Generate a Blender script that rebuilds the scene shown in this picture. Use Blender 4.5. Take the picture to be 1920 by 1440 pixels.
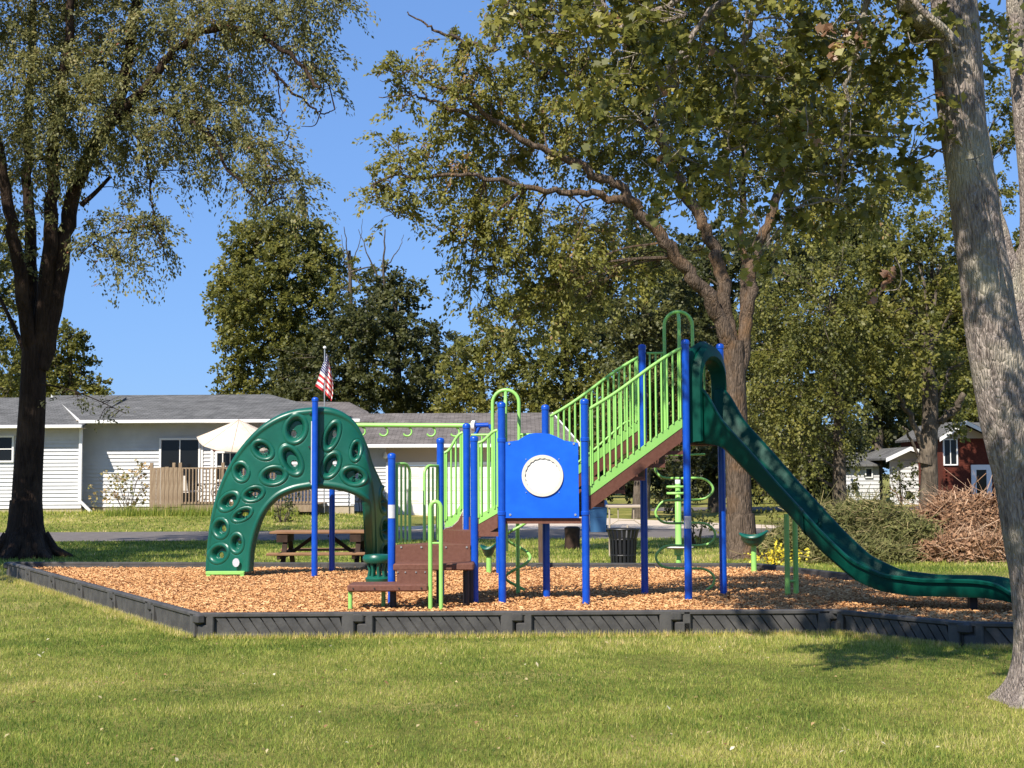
import bpy, math, random
import numpy as np
from mathutils import Vector, Matrix

# ------------------------------------------------------------------ camera, sky, sun, exposure
scene = bpy.context.scene
for o in list(bpy.data.objects):
    bpy.data.objects.remove(o)
COL = scene.collection
FPX = 2600.0                      # focal length in pixels of the 1920 px wide photograph
PITCH = math.atan(170 / FPX)
ROLL = math.radians(-0.3)
CAM = Vector((0, 0, 1.6))
cam_data = bpy.data.cameras.new('camera')
cam = bpy.data.objects.new('camera', cam_data)
COL.objects.link(cam)
cam_data.sensor_width = 36.0
cam_data.lens = 36.0 * FPX / 1920.0
cam_data.clip_start = 0.1
cam_data.clip_end = 3000
ROT = (Matrix.Rotation(math.pi / 2 + PITCH, 3, 'X') @ Matrix.Rotation(ROLL, 3, 'Z'))
cam.matrix_world = Matrix.Translation(CAM) @ ROT.to_4x4()
scene.camera = cam

SUN_EL = math.radians(46)
SUN_HEAD = math.radians(32)       # shadows run away from the camera, this much to the right
world = bpy.data.worlds.new('World')
scene.world = world
world.use_nodes = True
nt = world.node_tree
nt.nodes.clear()
wo = nt.nodes.new('ShaderNodeOutputWorld')
bg = nt.nodes.new('ShaderNodeBackground')
sky = nt.nodes.new('ShaderNodeTexSky')
sky.sky_type = 'NISHITA'
sky.sun_disc = False
sky.sun_elevation = SUN_EL
sky.sun_rotation = math.pi + SUN_HEAD
sky.air_density = 1.0
sky.dust_density = 0.2
sky.ozone_density = 2.2
gm = nt.nodes.new('ShaderNodeGamma')
gm.inputs[1].default_value = 0.42
ml = nt.nodes.new('ShaderNodeVectorMath')
ml.operation = 'MULTIPLY'
ml.inputs[1].default_value = (0.68, 1.12, 1.95)
nt.links.new(sky.outputs[0], gm.inputs[0])
nt.links.new(gm.outputs[0], ml.inputs[0])
nt.links.new(ml.outputs[0], bg.inputs[0])
bg.inputs[1].default_value = 0.14
nt.links.new(bg.outputs[0], wo.inputs[0])
sd = bpy.data.lights.new('sun', 'SUN')
sun = bpy.data.objects.new('sun', sd)
COL.objects.link(sun)
sd.energy = 5.0
sd.angle = math.radians(0.53)
sd.color = (1.0, 0.93, 0.82)
to_sun = Vector((-math.sin(SUN_HEAD) * math.cos(SUN_EL), -math.cos(SUN_HEAD) * math.cos(SUN_EL), math.sin(SUN_EL)))
sun.rotation_euler = to_sun.to_track_quat('Z', 'Y').to_euler()
scene.view_settings.view_transform = 'Standard'
scene.view_settings.look = 'None'
scene.view_settings.exposure = 0.68
scene.view_settings.gamma = 1.0
scene.view_settings.use_curve_mapping = False

# ------------------------------------------------------------------ measuring helpers
def ray(px, py):
    return ROT @ Vector((px - 960, 720 - py, -FPX))
def at(px, py, Y):
    d = ray(px, py)
    return CAM + d * (Y / d.y)
def on(px, py, z=0.0):
    d = ray(px, py)
    return CAM + d * ((z - 1.6) / d.z)

# ------------------------------------------------------------------ object helpers
WLOC = {}
def tag(o, label=None, cat=None, group=None, kind=None):
    if label: o['label'] = label
    if cat: o['category'] = cat
    if group: o['group'] = group
    if kind: o['kind'] = kind
    return o
def thing(name, loc, label, cat, group=None):
    o = bpy.data.objects.new(name, None)
    o.empty_display_size = 0.1
    o.location = loc
    COL.objects.link(o)
    WLOC[o.name] = Vector(loc)
    return tag(o, label, cat, group)
def link_mesh(name, me, parent=None, mat=None, wloc=None):
    """wloc: world position of the mesh origin; None = mesh is in world coordinates"""
    o = bpy.data.objects.new(name, me)
    if mat and not me.materials: me.materials.append(mat)
    COL.objects.link(o)
    base = WLOC[parent.name] if parent else Vector((0, 0, 0))
    if parent: o.parent = parent
    w = Vector(wloc) if wloc is not None else Vector((0, 0, 0))
    o.location = w - base
    WLOC[o.name] = w
    return o
def piece(name, me, parent, wloc, rot=(0, 0, 0), scale=(1, 1, 1)):
    o = link_mesh(name, me, parent, None, wloc)
    o.rotation_euler = rot
    o.scale = scale
    return o

class MB:
    def __init__(s): s.v = []; s.f = []
    def add(s, vs, fs):
        n = len(s.v)
        s.v += [tuple(v) for v in vs]
        s.f += [tuple(i + n for i in f) for f in fs]
        return s
    def box(s, c, size, rz=0.0, rx=0.0, ry=0.0, taper=1.0, bev=0.0):
        c = Vector(c); hx, hy, hz = size[0] / 2, size[1] / 2, size[2] / 2
        R = Matrix.Rotation(rz, 3, 'Z') @ Matrix.Rotation(ry, 3, 'Y') @ Matrix.Rotation(rx, 3, 'X')
        if bev <= 0:
            vs = [(-hx, -hy, -hz), (hx, -hy, -hz), (hx, hy, -hz), (-hx, hy, -hz),
                  (-hx * taper, -hy * taper, hz), (hx * taper, -hy * taper, hz), (hx * taper, hy * taper, hz), (-hx * taper, hy * taper, hz)]
            fs = [(0, 3, 2, 1), (4, 5, 6, 7), (0, 1, 5, 4), (1, 2, 6, 5), (2, 3, 7, 6), (3, 0, 4, 7)]
        else:
            b = bev
            def ring(x, y, z): return [(-x, -y + b, z), (-x + b, -y, z), (x - b, -y, z), (x, -y + b, z), (x, y - b, z), (x - b, y, z), (-x + b, y, z), (-x, y - b, z)]
            vs = ring(hx - b, hy - b, -hz) + ring(hx, hy, -hz + b) + ring(hx, hy, hz - b) + ring(hx - b, hy - b, hz)
            fs = [tuple(range(7, -1, -1)), tuple(range(24, 32))]
            for k in range(3):
                for i in range(8):
                    j = (i + 1) % 8
                    fs.append((k * 8 + i, k * 8 + j, k * 8 + 8 + j, k * 8 + 8 + i))
        s.add([c + R @ Vector(v) for v in vs], fs)
        return s
    def tube(s, pts, r, sides=8, caps=True, r2=None):
        pts = [Vector(p) for p in pts]
        n = len(pts)
        if not hasattr(r, '__len__'):
            r = [r + ((r2 if r2 is not None else r) - r) * i / max(1, n - 1) for i in range(n)]
        vs = []; fs = []
        t0 = (pts[1] - pts[0]).normalized()
        a = t0.orthogonal().normalized()
        for i in range(n):
            if i == 0: t = t0
            elif i == n - 1: t = (pts[-1] - pts[-2]).normalized()
            else:
                t = ((pts[i + 1] - pts[i]).normalized() + (pts[i] - pts[i - 1]).normalized())
                t = t.normalized() if t.length > 1e-6 else (pts[i] - pts[i - 1]).normalized()
            a = (a - t * a.dot(t))
            a = a.normalized() if a.length > 1e-6 else t.orthogonal().normalized()
            b = t.cross(a)
            for k in range(sides):
                an = 2 * math.pi * k / sides
                vs.append(pts[i] + (a * math.cos(an) + b * math.sin(an)) * r[i])
        for i in range(n - 1):
            for k in range(sides):
                j = (k + 1) % sides
                fs.append((i * sides + k, i * sides + j, (i + 1) * sides + j, (i + 1) * sides + k))
        if caps:
            fs.append(tuple(range(sides - 1, -1, -1)))
            fs.append(tuple((n - 1) * sides + k for k in range(sides)))
        s.add(vs, fs)
        return s
    def lathe(s, c, prof, sides=20, rz=0.0):
        c = Vector(c); vs = []; fs = []
        for r, z in prof:
            for k in range(sides):
                an = 2 * math.pi * k / sides + rz
                vs.append(c + Vector((r * math.cos(an), r * math.sin(an), z)))
        for i in range(len(prof) - 1):
            for k in range(sides):
                j = (k + 1) % sides
                fs.append((i * sides + k, i * sides + j, (i + 1) * sides + j, (i + 1) * sides + k))
        fs.append(tuple(range(sides - 1, -1, -1)))
        fs.append(tuple((len(prof) - 1) * sides + k for k in range(sides)))
        s.add(vs, fs)
        return s
    def prism(s, poly, off):
        """poly: list of 3D points (one face), off: extrusion vector"""
        n = len(poly); off = Vector(off)
        vs = [Vector(p) for p in poly] + [Vector(p) + off for p in poly]
        fs = [tuple(range(n - 1, -1, -1)), tuple(range(n, 2 * n))]
        for i in range(n):
            j = (i + 1) % n
            fs.append((i, j, n + j, n + i))
        s.add(vs, fs)
        return s
    def mesh(s, name, mat=None, smooth=35, origin=(0, 0, 0)):
        me = bpy.data.meshes.new(name)
        ox, oy, oz = origin
        me.from_pydata([(v[0] - ox, v[1] - oy, v[2] - oz) for v in s.v], [], s.f)
        if smooth:
            me.polygons.foreach_set('use_smooth', [True] * len(me.polygons))
            me.set_sharp_from_angle(angle=math.radians(smooth))
        if mat: me.materials.append(mat)
        me.update()
        return me
    def build(s, name, mat, parent=None, smooth=35):
        org = WLOC[parent.name] if parent else Vector((0, 0, 0))
        return link_mesh(name, s.mesh(name, mat, smooth, org), parent, None, org)

def np_mesh(name, V, nper, mat, tint=None, faces=None, smooth=False):
    """V: (N*nper,3) verts, polygons of nper consecutive verts, or faces index array (M,k)"""
    me = bpy.data.meshes.new(name)
    V = np.asarray(V, dtype=np.float32)
    me.vertices.add(len(V))
    me.vertices.foreach_set('co', V.ravel())
    if faces is None:
        npoly = len(V) // nper
        li = np.arange(len(V), dtype=np.int32); k = nper
    else:
        faces = np.asarray(faces, dtype=np.int32)
        npoly, k = faces.shape
        li = faces.ravel()
    me.loops.add(len(li)); me.loops.foreach_set('vertex_index', li)
    me.polygons.add(npoly)
    me.polygons.foreach_set('loop_start', np.arange(0, npoly * k, k, dtype=np.int32))
    if smooth: me.polygons.foreach_set('use_smooth', np.ones(npoly, dtype=bool))
    if tint is not None:
        at_ = me.attributes.new('tint', 'FLOAT', 'POINT')
        at_.data.foreach_set('value', np.asarray(tint, dtype=np.float32))
    me.materials.append(mat)
    me.update(calc_edges=True)
    me.validate()
    return me

def cr(pts, n=8):
    """Catmull-Rom through points"""
    P = [Vector(p) for p in pts]
    if len(P) < 3: return [P[0].lerp(P[-1], i / n) for i in range(n + 1)]
    out = []
    for i in range(len(P) - 1):
        p0 = P[i - 1] if i > 0 else P[0] * 2 - P[1]
        p1, p2 = P[i], P[i + 1]
        p3 = P[i + 2] if i + 2 < len(P) else P[-1] * 2 - P[-2]
        for k in range(n):
            t = k / n
            out.append(0.5 * ((2 * p1) + (p2 - p0) * t + (2 * p0 - 5 * p1 + 4 * p2 - p3) * t * t + (3 * p1 - p0 - 3 * p2 + p3) * t ** 3))
    out.append(P[-1])
    return out

_r = np.random.RandomState(5)
_W = [(_r.uniform(0, 6.28, 3), _r.normal(size=(3, 3))) for _ in range(6)]
def fbm(P, scale):
    """cheap smooth noise from sums of sines, about -1..1"""
    P = np.asarray(P) * scale
    out = np.zeros(P.shape[:-1])
    for i, (ph, w) in enumerate(_W):
        f = 1.0 + i * 0.55
        q = P @ (w.T * f)
        out += (np.sin(q[..., 0] + ph[0]) * np.cos(q[..., 1] + ph[1]) + 0.5 * np.sin(q[..., 2] + ph[2])) / (1 + i * 0.35)
    return out / 3.2

# ------------------------------------------------------------------ materials
def mat(name, col, rough=0.6, spec=0.5, col2=None, nscale=8.0, bump=0.0, bscale=40.0, stretch=None, metal=0.0, detail=4.0, coat=0.0, lo=0.35, hi=0.65):
    m = bpy.data.materials.new(name)
    m.use_nodes = True
    n = m.node_tree.nodes; L = m.node_tree.links
    b = n['Principled BSDF']
    b.inputs['Base Color'].default_value = (*col, 1)
    b.inputs['Roughness'].default_value = rough
    b.inputs['Specular IOR Level'].default_value = spec
    b.inputs['Metallic'].default_value = metal
    if coat: b.inputs['Coat Weight'].default_value = coat
    src = None
    if col2 is not None or bump:
        tc = n.new('ShaderNodeTexCoord'); src = tc.outputs['Object']
        if stretch:
            mp = n.new('ShaderNodeMapping'); mp.inputs['Scale'].default_value = stretch
            L.new(src, mp.inputs[0]); src = mp.outputs[0]
    if col2 is not None:
        nz = n.new('ShaderNodeTexNoise'); nz.inputs['Scale'].default_value = nscale; nz.inputs['Detail'].default_value = detail
        nz.inputs['Roughness'].default_value = 0.65
        rp = n.new('ShaderNodeValToRGB')
        rp.color_ramp.elements[0].position = lo; rp.color_ramp.elements[1].position = hi
        rp.color_ramp.elements[0].color = (*col, 1); rp.color_ramp.elements[1].color = (*col2, 1)
        L.new(src, nz.inputs[0]); L.new(nz.outputs[0], rp.inputs[0]); L.new(rp.outputs[0], b.inputs['Base Color'])
    if bump:
        nb = n.new('ShaderNodeTexNoise'); nb.inputs['Scale'].default_value = bscale; nb.inputs['Detail'].default_value = 6
        bp = n.new('ShaderNodeBump'); bp.inputs['Strength'].default_value = 1.0; bp.inputs['Distance'].default_value = bump
        L.new(src, nb.inputs[0]); L.new(nb.outputs[0], bp.inputs['Height']); L.new(bp.outputs[0], b.inputs['Normal'])
    return m

def leaf_mat(name, stops, trans=0.35, rough=0.5, spec=0.35):
    """stops: list of (pos,color) over the per-leaf tint attribute"""
    m = bpy.data.materials.new(name); m.use_nodes = True
    n = m.node_tree.nodes; L = m.node_tree.links
    out = n['Material Output']; b = n['Principled BSDF']
    b.inputs['Roughness'].default_value = rough
    b.inputs['Specular IOR Level'].default_value = spec
    at_ = n.new('ShaderNodeAttribute'); at_.attribute_name = 'tint'
    rp = n.new('ShaderNodeValToRGB')
    el = rp.color_ramp.elements
    el[0].position, el[0].color = stops[0][0], (*stops[0][1], 1)
    el[1].position, el[1].color = stops[-1][0], (*stops[-1][1], 1)
    for p, c in stops[1:-1]:
        e = el.new(p); e.color = (*c, 1)
    L.new(at_.outputs['Fac'], rp.inputs[0]); L.new(rp.outputs[0], b.inputs['Base Color'])
    tr = n.new('ShaderNodeBsdfTranslucent')
    hs_ = n.new('ShaderNodeHueSaturation'); hs_.inputs['Value'].default_value = 1.5; hs_.inputs['Hue'].default_value = 0.485
    L.new(rp.outputs[0], hs_.inputs['Color']); L.new(hs_.outputs[0], tr.inputs[0])
    mx = n.new('ShaderNodeMixShader'); mx.inputs[0].default_value = trans
    L.new(b.outputs[0], mx.inputs[1]); L.new(tr.outputs[0], mx.inputs[2]); L.new(mx.outputs[0], out.inputs[0])
    return m

def bark_mat(name, c1, c2, c3, sx=14, sz=2.2, dist=0.03):
    m = bpy.data.materials.new(name); m.use_nodes = True
    n = m.node_tree.nodes; L = m.node_tree.links
    b = n['Principled BSDF']; b.inputs['Roughness'].default_value = 0.9; b.inputs['Specular IOR Level'].default_value = 0.15
    tc = n.new('ShaderNodeTexCoord')
    mp = n.new('ShaderNodeMapping'); mp.inputs['Scale'].default_value = (sx, sx, sz)
    L.new(tc.outputs['Object'], mp.inputs[0])
    n1 = n.new('ShaderNodeTexNoise'); n1.inputs['Scale'].default_value = 1.0; n1.inputs['Detail'].default_value = 8; n1.inputs['Roughness'].default_value = 0.7
    n1.inputs['Distortion'].default_value = 0.8
    L.new(mp.outputs[0], n1.inputs[0])
    vo = n.new('ShaderNodeTexVoronoi'); vo.feature = 'DISTANCE_TO_EDGE'; vo.inputs['Scale'].default_value = 1.4
    L.new(mp.outputs[0], vo.inputs[0])
    rp = n.new('ShaderNodeValToRGB')
    rp.color_ramp.elements[0].position = 0.35; rp.color_ramp.elements[0].color = (*c1, 1)
    rp.color_ramp.elements[1].position = 0.62; rp.color_ramp.elements[1].color = (*c2, 1)
    L.new(n1.outputs[0], rp.inputs[0])
    n2 = n.new('ShaderNodeTexNoise'); n2.inputs['Scale'].default_value = 2.0; n2.inputs['Detail'].default_value = 5
    L.new(tc.outputs['Object'], n2.inputs[0])
    mr = n.new('ShaderNodeMapRange'); mr.inputs[1].default_value = 0.5; mr.inputs[2].default_value = 0.68
    L.new(n2.outputs[0], mr.inputs[0])
    mx = n.new('ShaderNodeMix'); mx.data_type = 'RGBA'
    mx.inputs[7].default_value = (*c3, 1)
    L.new(mr.outputs[0], mx.inputs[0]); L.new(rp.outputs[0], mx.inputs[6]); L.new(mx.outputs[2], b.inputs['Base Color'])
    ad = n.new('ShaderNodeMath'); ad.operation = 'MINIMUM'; ad.inputs[1].default_value = 0.25
    L.new(vo.outputs[0], ad.inputs[0])
    a2 = n.new('ShaderNodeMath'); a2.operation = 'MULTIPLY_ADD'; a2.inputs[1].default_value = 2.0
    L.new(ad.outputs[0], a2.inputs[0]); L.new(n1.outputs[0], a2.inputs[2])
    bp = n.new('ShaderNodeBump'); bp.inputs['Distance'].default_value = dist; bp.inputs['Strength'].default_value = 1.0
    L.new(a2.outputs[0], bp.inputs['Height']); L.new(bp.outputs[0], b.inputs['Normal'])
    return m

M = {}
M['blue'] = mat('blue_powder_coat', (0.001, 0.060, 0.43), 0.32, 0.5, (0.008, 0.085, 0.50), 7, coat=0.1, bump=0.0008, bscale=60, lo=.45, hi=.75)
M['lime'] = mat('lime_powder_coat', (0.27, 0.58, 0.13), 0.38, 0.5, (0.30, 0.62, 0.15), 5)
M['green'] = mat('green_plastic', (0.002, 0.082, 0.054), 0.36, 0.5, (0.006, 0.108, 0.072), 2.5, bump=0.0007, bscale=25)
M['slide'] = mat('slide_plastic', (0.0008, 0.050, 0.034), 0.45, 0.14, (0.0018, 0.060, 0.043), 3, bump=0.0009, bscale=18)
M['panel'] = mat('blue_panel_plastic', (0.001, 0.092, 0.62), 0.42, 0.4, (0.004, 0.115, 0.70), 5, bump=.0006, bscale=30)
M['brown'] = mat('brown_plastisol', (0.125, 0.05, 0.033), 0.65, 0.3, (0.16, 0.07, 0.048), 30, bump=0.001, bscale=150)
M['white'] = mat('white_plastic', (0.78, 0.78, 0.75), 0.45)
M['ring'] = mat('cream_ring_plastic', (0.62, 0.58, 0.50), 0.5)
M['dark'] = mat('dark_bolt', (0.02, 0.03, 0.03), 0.4)
M['steel'] = mat('bright_bolt', (0.6, 0.58, 0.55), 0.35, metal=0.8)
M['black'] = mat('black_steel', (0.012, 0.012, 0.015), 0.45)
M['border'] = mat('black_plastic_border', (0.046, 0.044, 0.043), 0.62, 0.4, (0.078, 0.074, 0.070), 6, bump=0.0025, bscale=35)
M['chipbase'] = mat('wood_chip_bed', (0.22, 0.095, 0.036), 0.9, 0.1, (0.46, 0.22, 0.095), 60, bump=0.02, bscale=45)
M['sticker'] = mat('sticker', (0.45, 0.47, 0.5), 0.5, 0.5, (0.62, 0.62, 0.64), 120)
M['trim'] = mat('white_trim', (0.78, 0.77, 0.75), 0.5)
M['siding'] = mat('white_vinyl_siding', (0.60, 0.60, 0.60), 0.55, 0.3, (0.50, 0.50, 0.505), 1.2)
M['glass'] = mat('window_glass', (0.010, 0.011, 0.012), 0.08, 0.25)
M['curtain'] = mat('grey_curtain', (0.16, 0.14, 0.16), 0.9)
M['maroon'] = mat('maroon_wood', (0.10, 0.025, 0.02), 0.7)
M['door_w'] = mat('cream_garage_door', (0.76, 0.74, 0.69), 0.5)
M['concrete'] = mat('concrete', (0.46, 0.38, 0.30), 0.85, 0.2, (0.55, 0.46, 0.37), 1.2)
M['deckwood'] = mat('weathered_deck_wood', (0.20, 0.135, 0.085), 0.85, 0.2, (0.33, 0.25, 0.17), 3, stretch=(8, 8, 1), bump=0.004, bscale=20)
M['redwood'] = mat('picnic_wood', (0.20, 0.105, 0.055), 0.8, 0.2, (0.30, 0.17, 0.09), 4, stretch=(1, 8, 8))
M['darkwood'] = mat('dark_stained_wood', (0.035, 0.02, 0.014), 0.8, 0.2, (0.055, 0.033, 0.023), 6)
M['postwood'] = mat('brown_post_wood', (0.09, 0.055, 0.04), 0.8, 0.2, (0.13, 0.085, 0.06), 5, stretch=(8, 8, 1))
M['canvas'] = mat('cream_canvas', (0.58, 0.48, 0.38), 0.9, 0.1, (0.66, 0.57, 0.48), 4)
M['brick'] = mat('red_brick_blend', (0.085, 0.02, 0.012), 0.85, 0.2, (0.13, 0.035, 0.022), 14)  # darkened: shade of nearby trees is put into the brick colour
M['bluebin'] = mat('blue_cart_plastic', (0.045, 0.14, 0.28), 0.5)
M['cushion'] = mat('white_cushion', (0.72, 0.66, 0.60), 0.9)
M['asphalt'] = mat('asphalt', (0.115, 0.100, 0.092), 0.9, 0.2, (0.165, 0.145, 0.132), 3, detail=8)
M['stone'] = mat('foundation_block', (0.36, 0.30, 0.22), 0.9, 0.2, (0.45, 0.38, 0.28), 8)
M['tan_plastic'] = mat('tan_plastic', (0.42, 0.34, 0.26), 0.6)

def roof_mat(name, c1, c2, row=0.14):
    m = bpy.data.materials.new(name); m.use_nodes = True
    n = m.node_tree.nodes; L = m.node_tree.links; b = n['Principled BSDF']
    b.inputs['Roughness'].default_value = 0.95; b.inputs['Specular IOR Level'].default_value = 0.1
    tc = n.new('ShaderNodeTexCoord')
    mp = n.new('ShaderNodeMapping'); mp.inputs['Scale'].default_value = (1, 1.1, 1.1)
    L.new(tc.outputs['Object'], mp.inputs[0])
    sep = n.new('ShaderNodeSeparateXYZ'); L.new(tc.outputs['Object'], sep.inputs[0])
    cmb = n.new('ShaderNodeCombineXYZ'); L.new(sep.outputs[0], cmb.inputs[0]); L.new(sep.outputs[1], cmb.inputs[1])
    br = n.new('ShaderNodeTexBrick'); br.inputs['Scale'].default_value = 1.0
    br.inputs['Brick Width'].default_value = 0.33; br.inputs['Row Height'].default_value = row
    br.inputs['Mortar Size'].default_value = 0.012; br.inputs['Bias'].default_value = 0.0
    br.inputs['Color1'].default_value = (*c1, 1); br.inputs['Color2'].default_value = (*c2, 1)
    br.inputs['Mortar'].default_value = (c1[0] * .5, c1[1] * .5, c1[2] * .5, 1)
    L.new(cmb.outputs[0], br.inputs[0])
    nz = n.new('ShaderNodeTexNoise'); nz.inputs['Scale'].default_value = 1.6; nz.inputs['Detail'].default_value = 7; nz.inputs['Roughness'].default_value = .7
    L.new(mp.outputs[0], nz.inputs[0])
    mr = n.new('ShaderNodeMapRange'); mr.inputs[1].default_value = .3; mr.inputs[2].default_value = .7; mr.inputs[3].default_value = .65; mr.inputs[4].default_value = 1.35
    L.new(nz.outputs[0], mr.inputs[0])
    mx = n.new('ShaderNodeVectorMath'); mx.operation = 'SCALE'
    L.new(br.outputs[0], mx.inputs[0]); L.new(mr.outputs[0], mx.inputs['Scale']); L.new(mx.outputs[0], b.inputs['Base Color'])
    return m
M['roof'] = roof_mat('grey_shingles', (0.105, 0.104, 0.10), (0.15, 0.147, 0.142))
M['roof2'] = roof_mat('brown_grey_shingles', (0.13, 0.115, 0.105), (0.18, 0.16, 0.148))

# ground: lawn, with worn and yellow patches
def lawn_mat():
    m = bpy.data.materials.new('lawn'); m.use_nodes = True
    n = m.node_tree.nodes; L = m.node_tree.links; b = n['Principled BSDF']
    b.inputs['Roughness'].default_value = 0.95; b.inputs['Specular IOR Level'].default_value = 0.1
    tc = n.new('ShaderNodeTexCoord')
    a = n.new('ShaderNodeTexNoise'); a.inputs['Scale'].default_value = 0.35; a.inputs['Detail'].default_value = 8; a.inputs['Roughness'].default_value = .7
    c = n.new('ShaderNodeTexNoise'); c.inputs['Scale'].default_value = 9; c.inputs['Detail'].default_value = 8; c.inputs['Roughness'].default_value = .75
    L.new(tc.outputs['Object'], a.inputs[0]); L.new(tc.outputs['Object'], c.inputs[0])
    rp = n.new('ShaderNodeValToRGB'); e = rp.color_ramp.elements
    e[0].position = .36; e[0].color = (.12, .14, .028, 1); e[1].position = .66; e[1].color = (.44, .36, .14, 1)
    x = e.new(.52); x.color = (.23, .22, .055, 1)
    L.new(a.outputs[0], rp.inputs[0])
    mr = n.new('ShaderNodeMapRange'); mr.inputs[1].default_value = .3; mr.inputs[2].default_value = .7; mr.inputs[3].default_value = .55; mr.inputs[4].default_value = 1.3
    L.new(c.outputs[0], mr.inputs[0])
    s = n.new('ShaderNodeVectorMath'); s.operation = 'SCALE'; L.new(rp.outputs[0], s.inputs[0]); L.new(mr.outputs[0], s.inputs['Scale'])
    L.new(s.outputs[0], b.inputs['Base Color'])
    bp = n.new('ShaderNodeBump'); bp.inputs['Distance'].default_value = .05; L.new(c.outputs[0], bp.inputs['Height']); L.new(bp.outputs[0], b.inputs['Normal'])
    return m
M['lawn'] = lawn_mat()

M['leafA'] = leaf_mat('small_drooping_leaves', [(0, (.045, .055, .018)), (.4, (.155, .160, .052)), (.8, (.30, .285, .11)), (.93, (.36, .30, .14)), (1, (.36, .16, .09))], .45)
M['leafB'] = leaf_mat('olive_leaves', [(0, (.050, .060, .014)), (.45, (.17, .175, .036)), (.85, (.33, .31, .075)), (1, (.38, .24, .12))], .48)
M['leafC'] = leaf_mat('broad_lobed_leaves', [(0, (.050, .058, .014)), (.5, (.165, .172, .036)), (.85, (.34, .32, .070)), (.97, (.40, .35, .11)), (1, (.30, .18, .11))], .45, .42, .4)
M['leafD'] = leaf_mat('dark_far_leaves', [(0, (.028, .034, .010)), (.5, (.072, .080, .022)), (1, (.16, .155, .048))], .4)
M['leafE'] = leaf_mat('yellow_green_far_leaves', [(0, (.045, .055, .012)), (.5, (.155, .160, .032)), (1, (.31, .28, .07))], .45)
M['leafY'] = leaf_mat('yellow_leaves', [(0, (.50, .42, .03)), (1, (.80, .66, .06))], .3)
M['shrub'] = leaf_mat('turning_shrub_leaves', [(0, (0.084, 0.120, 0.042)), (.45, (0.240, 0.228, 0.072)), (1, (0.600, 0.396, 0.204))], 0.3)
M['grass'] = leaf_mat('grass_blades', [(0, (.080, .140, .022)), (.28, (.225, .300, .048)), (.6, (.43, .44, .098)), (.8, (.58, .52, .18)), (1, (.78, .62, .34))], .48, .6, .25)
M['chips'] = leaf_mat('wood_chips', [(0, (.30, .12, .045)), (.45, (.55, .29, .12)), (1, (.76, .48, .24))], .0, .85, .15)
M['brush'] = leaf_mat('dead_twigs', [(0, (.12, .060, .032)), (.5, (.33, .19, .11)), (1, (.56, .39, .26))], .0, .9, .1)
M['brushg'] = leaf_mat('cut_green_brush', [(0, (0.078, 0.091, 0.026)), (.5, (0.169, 0.169, 0.058)), (1, (0.390, 0.312, 0.156))], 0.2, .8, .2)
M['bark1'] = bark_mat('shaded_brown_bark', (.018, .011, .008), (.048, .031, .022), (.075, .048, .032))  # brown halved in tone, the crown's shade is put into the bark colour
M['bark2'] = bark_mat('brown_bark_orange_lichen', (.050, .035, .025), (.165, .122, .090), (.165, .10, .055), 18, 3.5)
M['bark3'] = bark_mat('pale_grey_bark', (.13, .10, .088), (.44, .37, .32), (.44, .395, .30), 36, 9, .03)
M['bark4'] = bark_mat('grey_brown_bark', (.05, .04, .03), (.13, .105, .08), (.20, .16, .12), 10, 2)

# ------------------------------------------------------------------ ground
def smooth(t): t = np.clip(t, 0, 1); return t * t * (3 - 2 * t)
def ground_z(x, y):
    x = np.asarray(x, float); y = np.asarray(y, float)
    z = 0.32 * smooth((y - 40) / 8) * smooth((-x - 1) / 8)
    z = z + 0.012 * (np.sin(x * 1.3 + y * .7) + np.sin(x * .6 - y * 1.1)) * smooth((14 - y) / 2)
    return z
gx = np.concatenate([np.linspace(-700, -60, 12), np.linspace(-50, 50, 121), np.linspace(60, 700, 12)])
gy = np.concatenate([np.linspace(-200, -5, 8), np.linspace(0, 90, 121), np.linspace(100, 1500, 16)])
GX, GY = np.meshgrid(gx, gy)
GZ = ground_z(GX, GY)
nx, ny = len(gx), len(gy)
idx = np.arange(nx * ny).reshape(ny, nx)
gf = np.stack([idx[:-1, :-1], idx[:-1, 1:], idx[1:, 1:], idx[1:, :-1]], -1).reshape(-1, 4)
g = link_mesh('ground', np_mesh('ground', np.stack([GX, GY, GZ], -1).reshape(-1, 3), 4, M['lawn'], faces=gf, smooth=True))
g['kind'] = 'structure'

def sheet(name, poly, z, m):
    mb = MB(); mb.add([(x, y, z) for x, y in poly], [tuple(range(len(poly)))])
    o = mb.build(name, m, None, 0); o['kind'] = 'structure'; return o
sheet('road', [(-90, 34.4), (90, 34.4), (90, 40.2), (-90, 40.2)], 0.012, M['asphalt'])
sheet('side_road', [(6, 60), (90, 60), (90, 66), (6, 66)], 0.012, M['asphalt'])
sheet('driveway', [(-4.3, 40.2), (9.5, 40.2), (7.0, 44), (2.0, 52.6), (-4.3, 52.6)], 0.02, M['concrete'])

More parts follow.
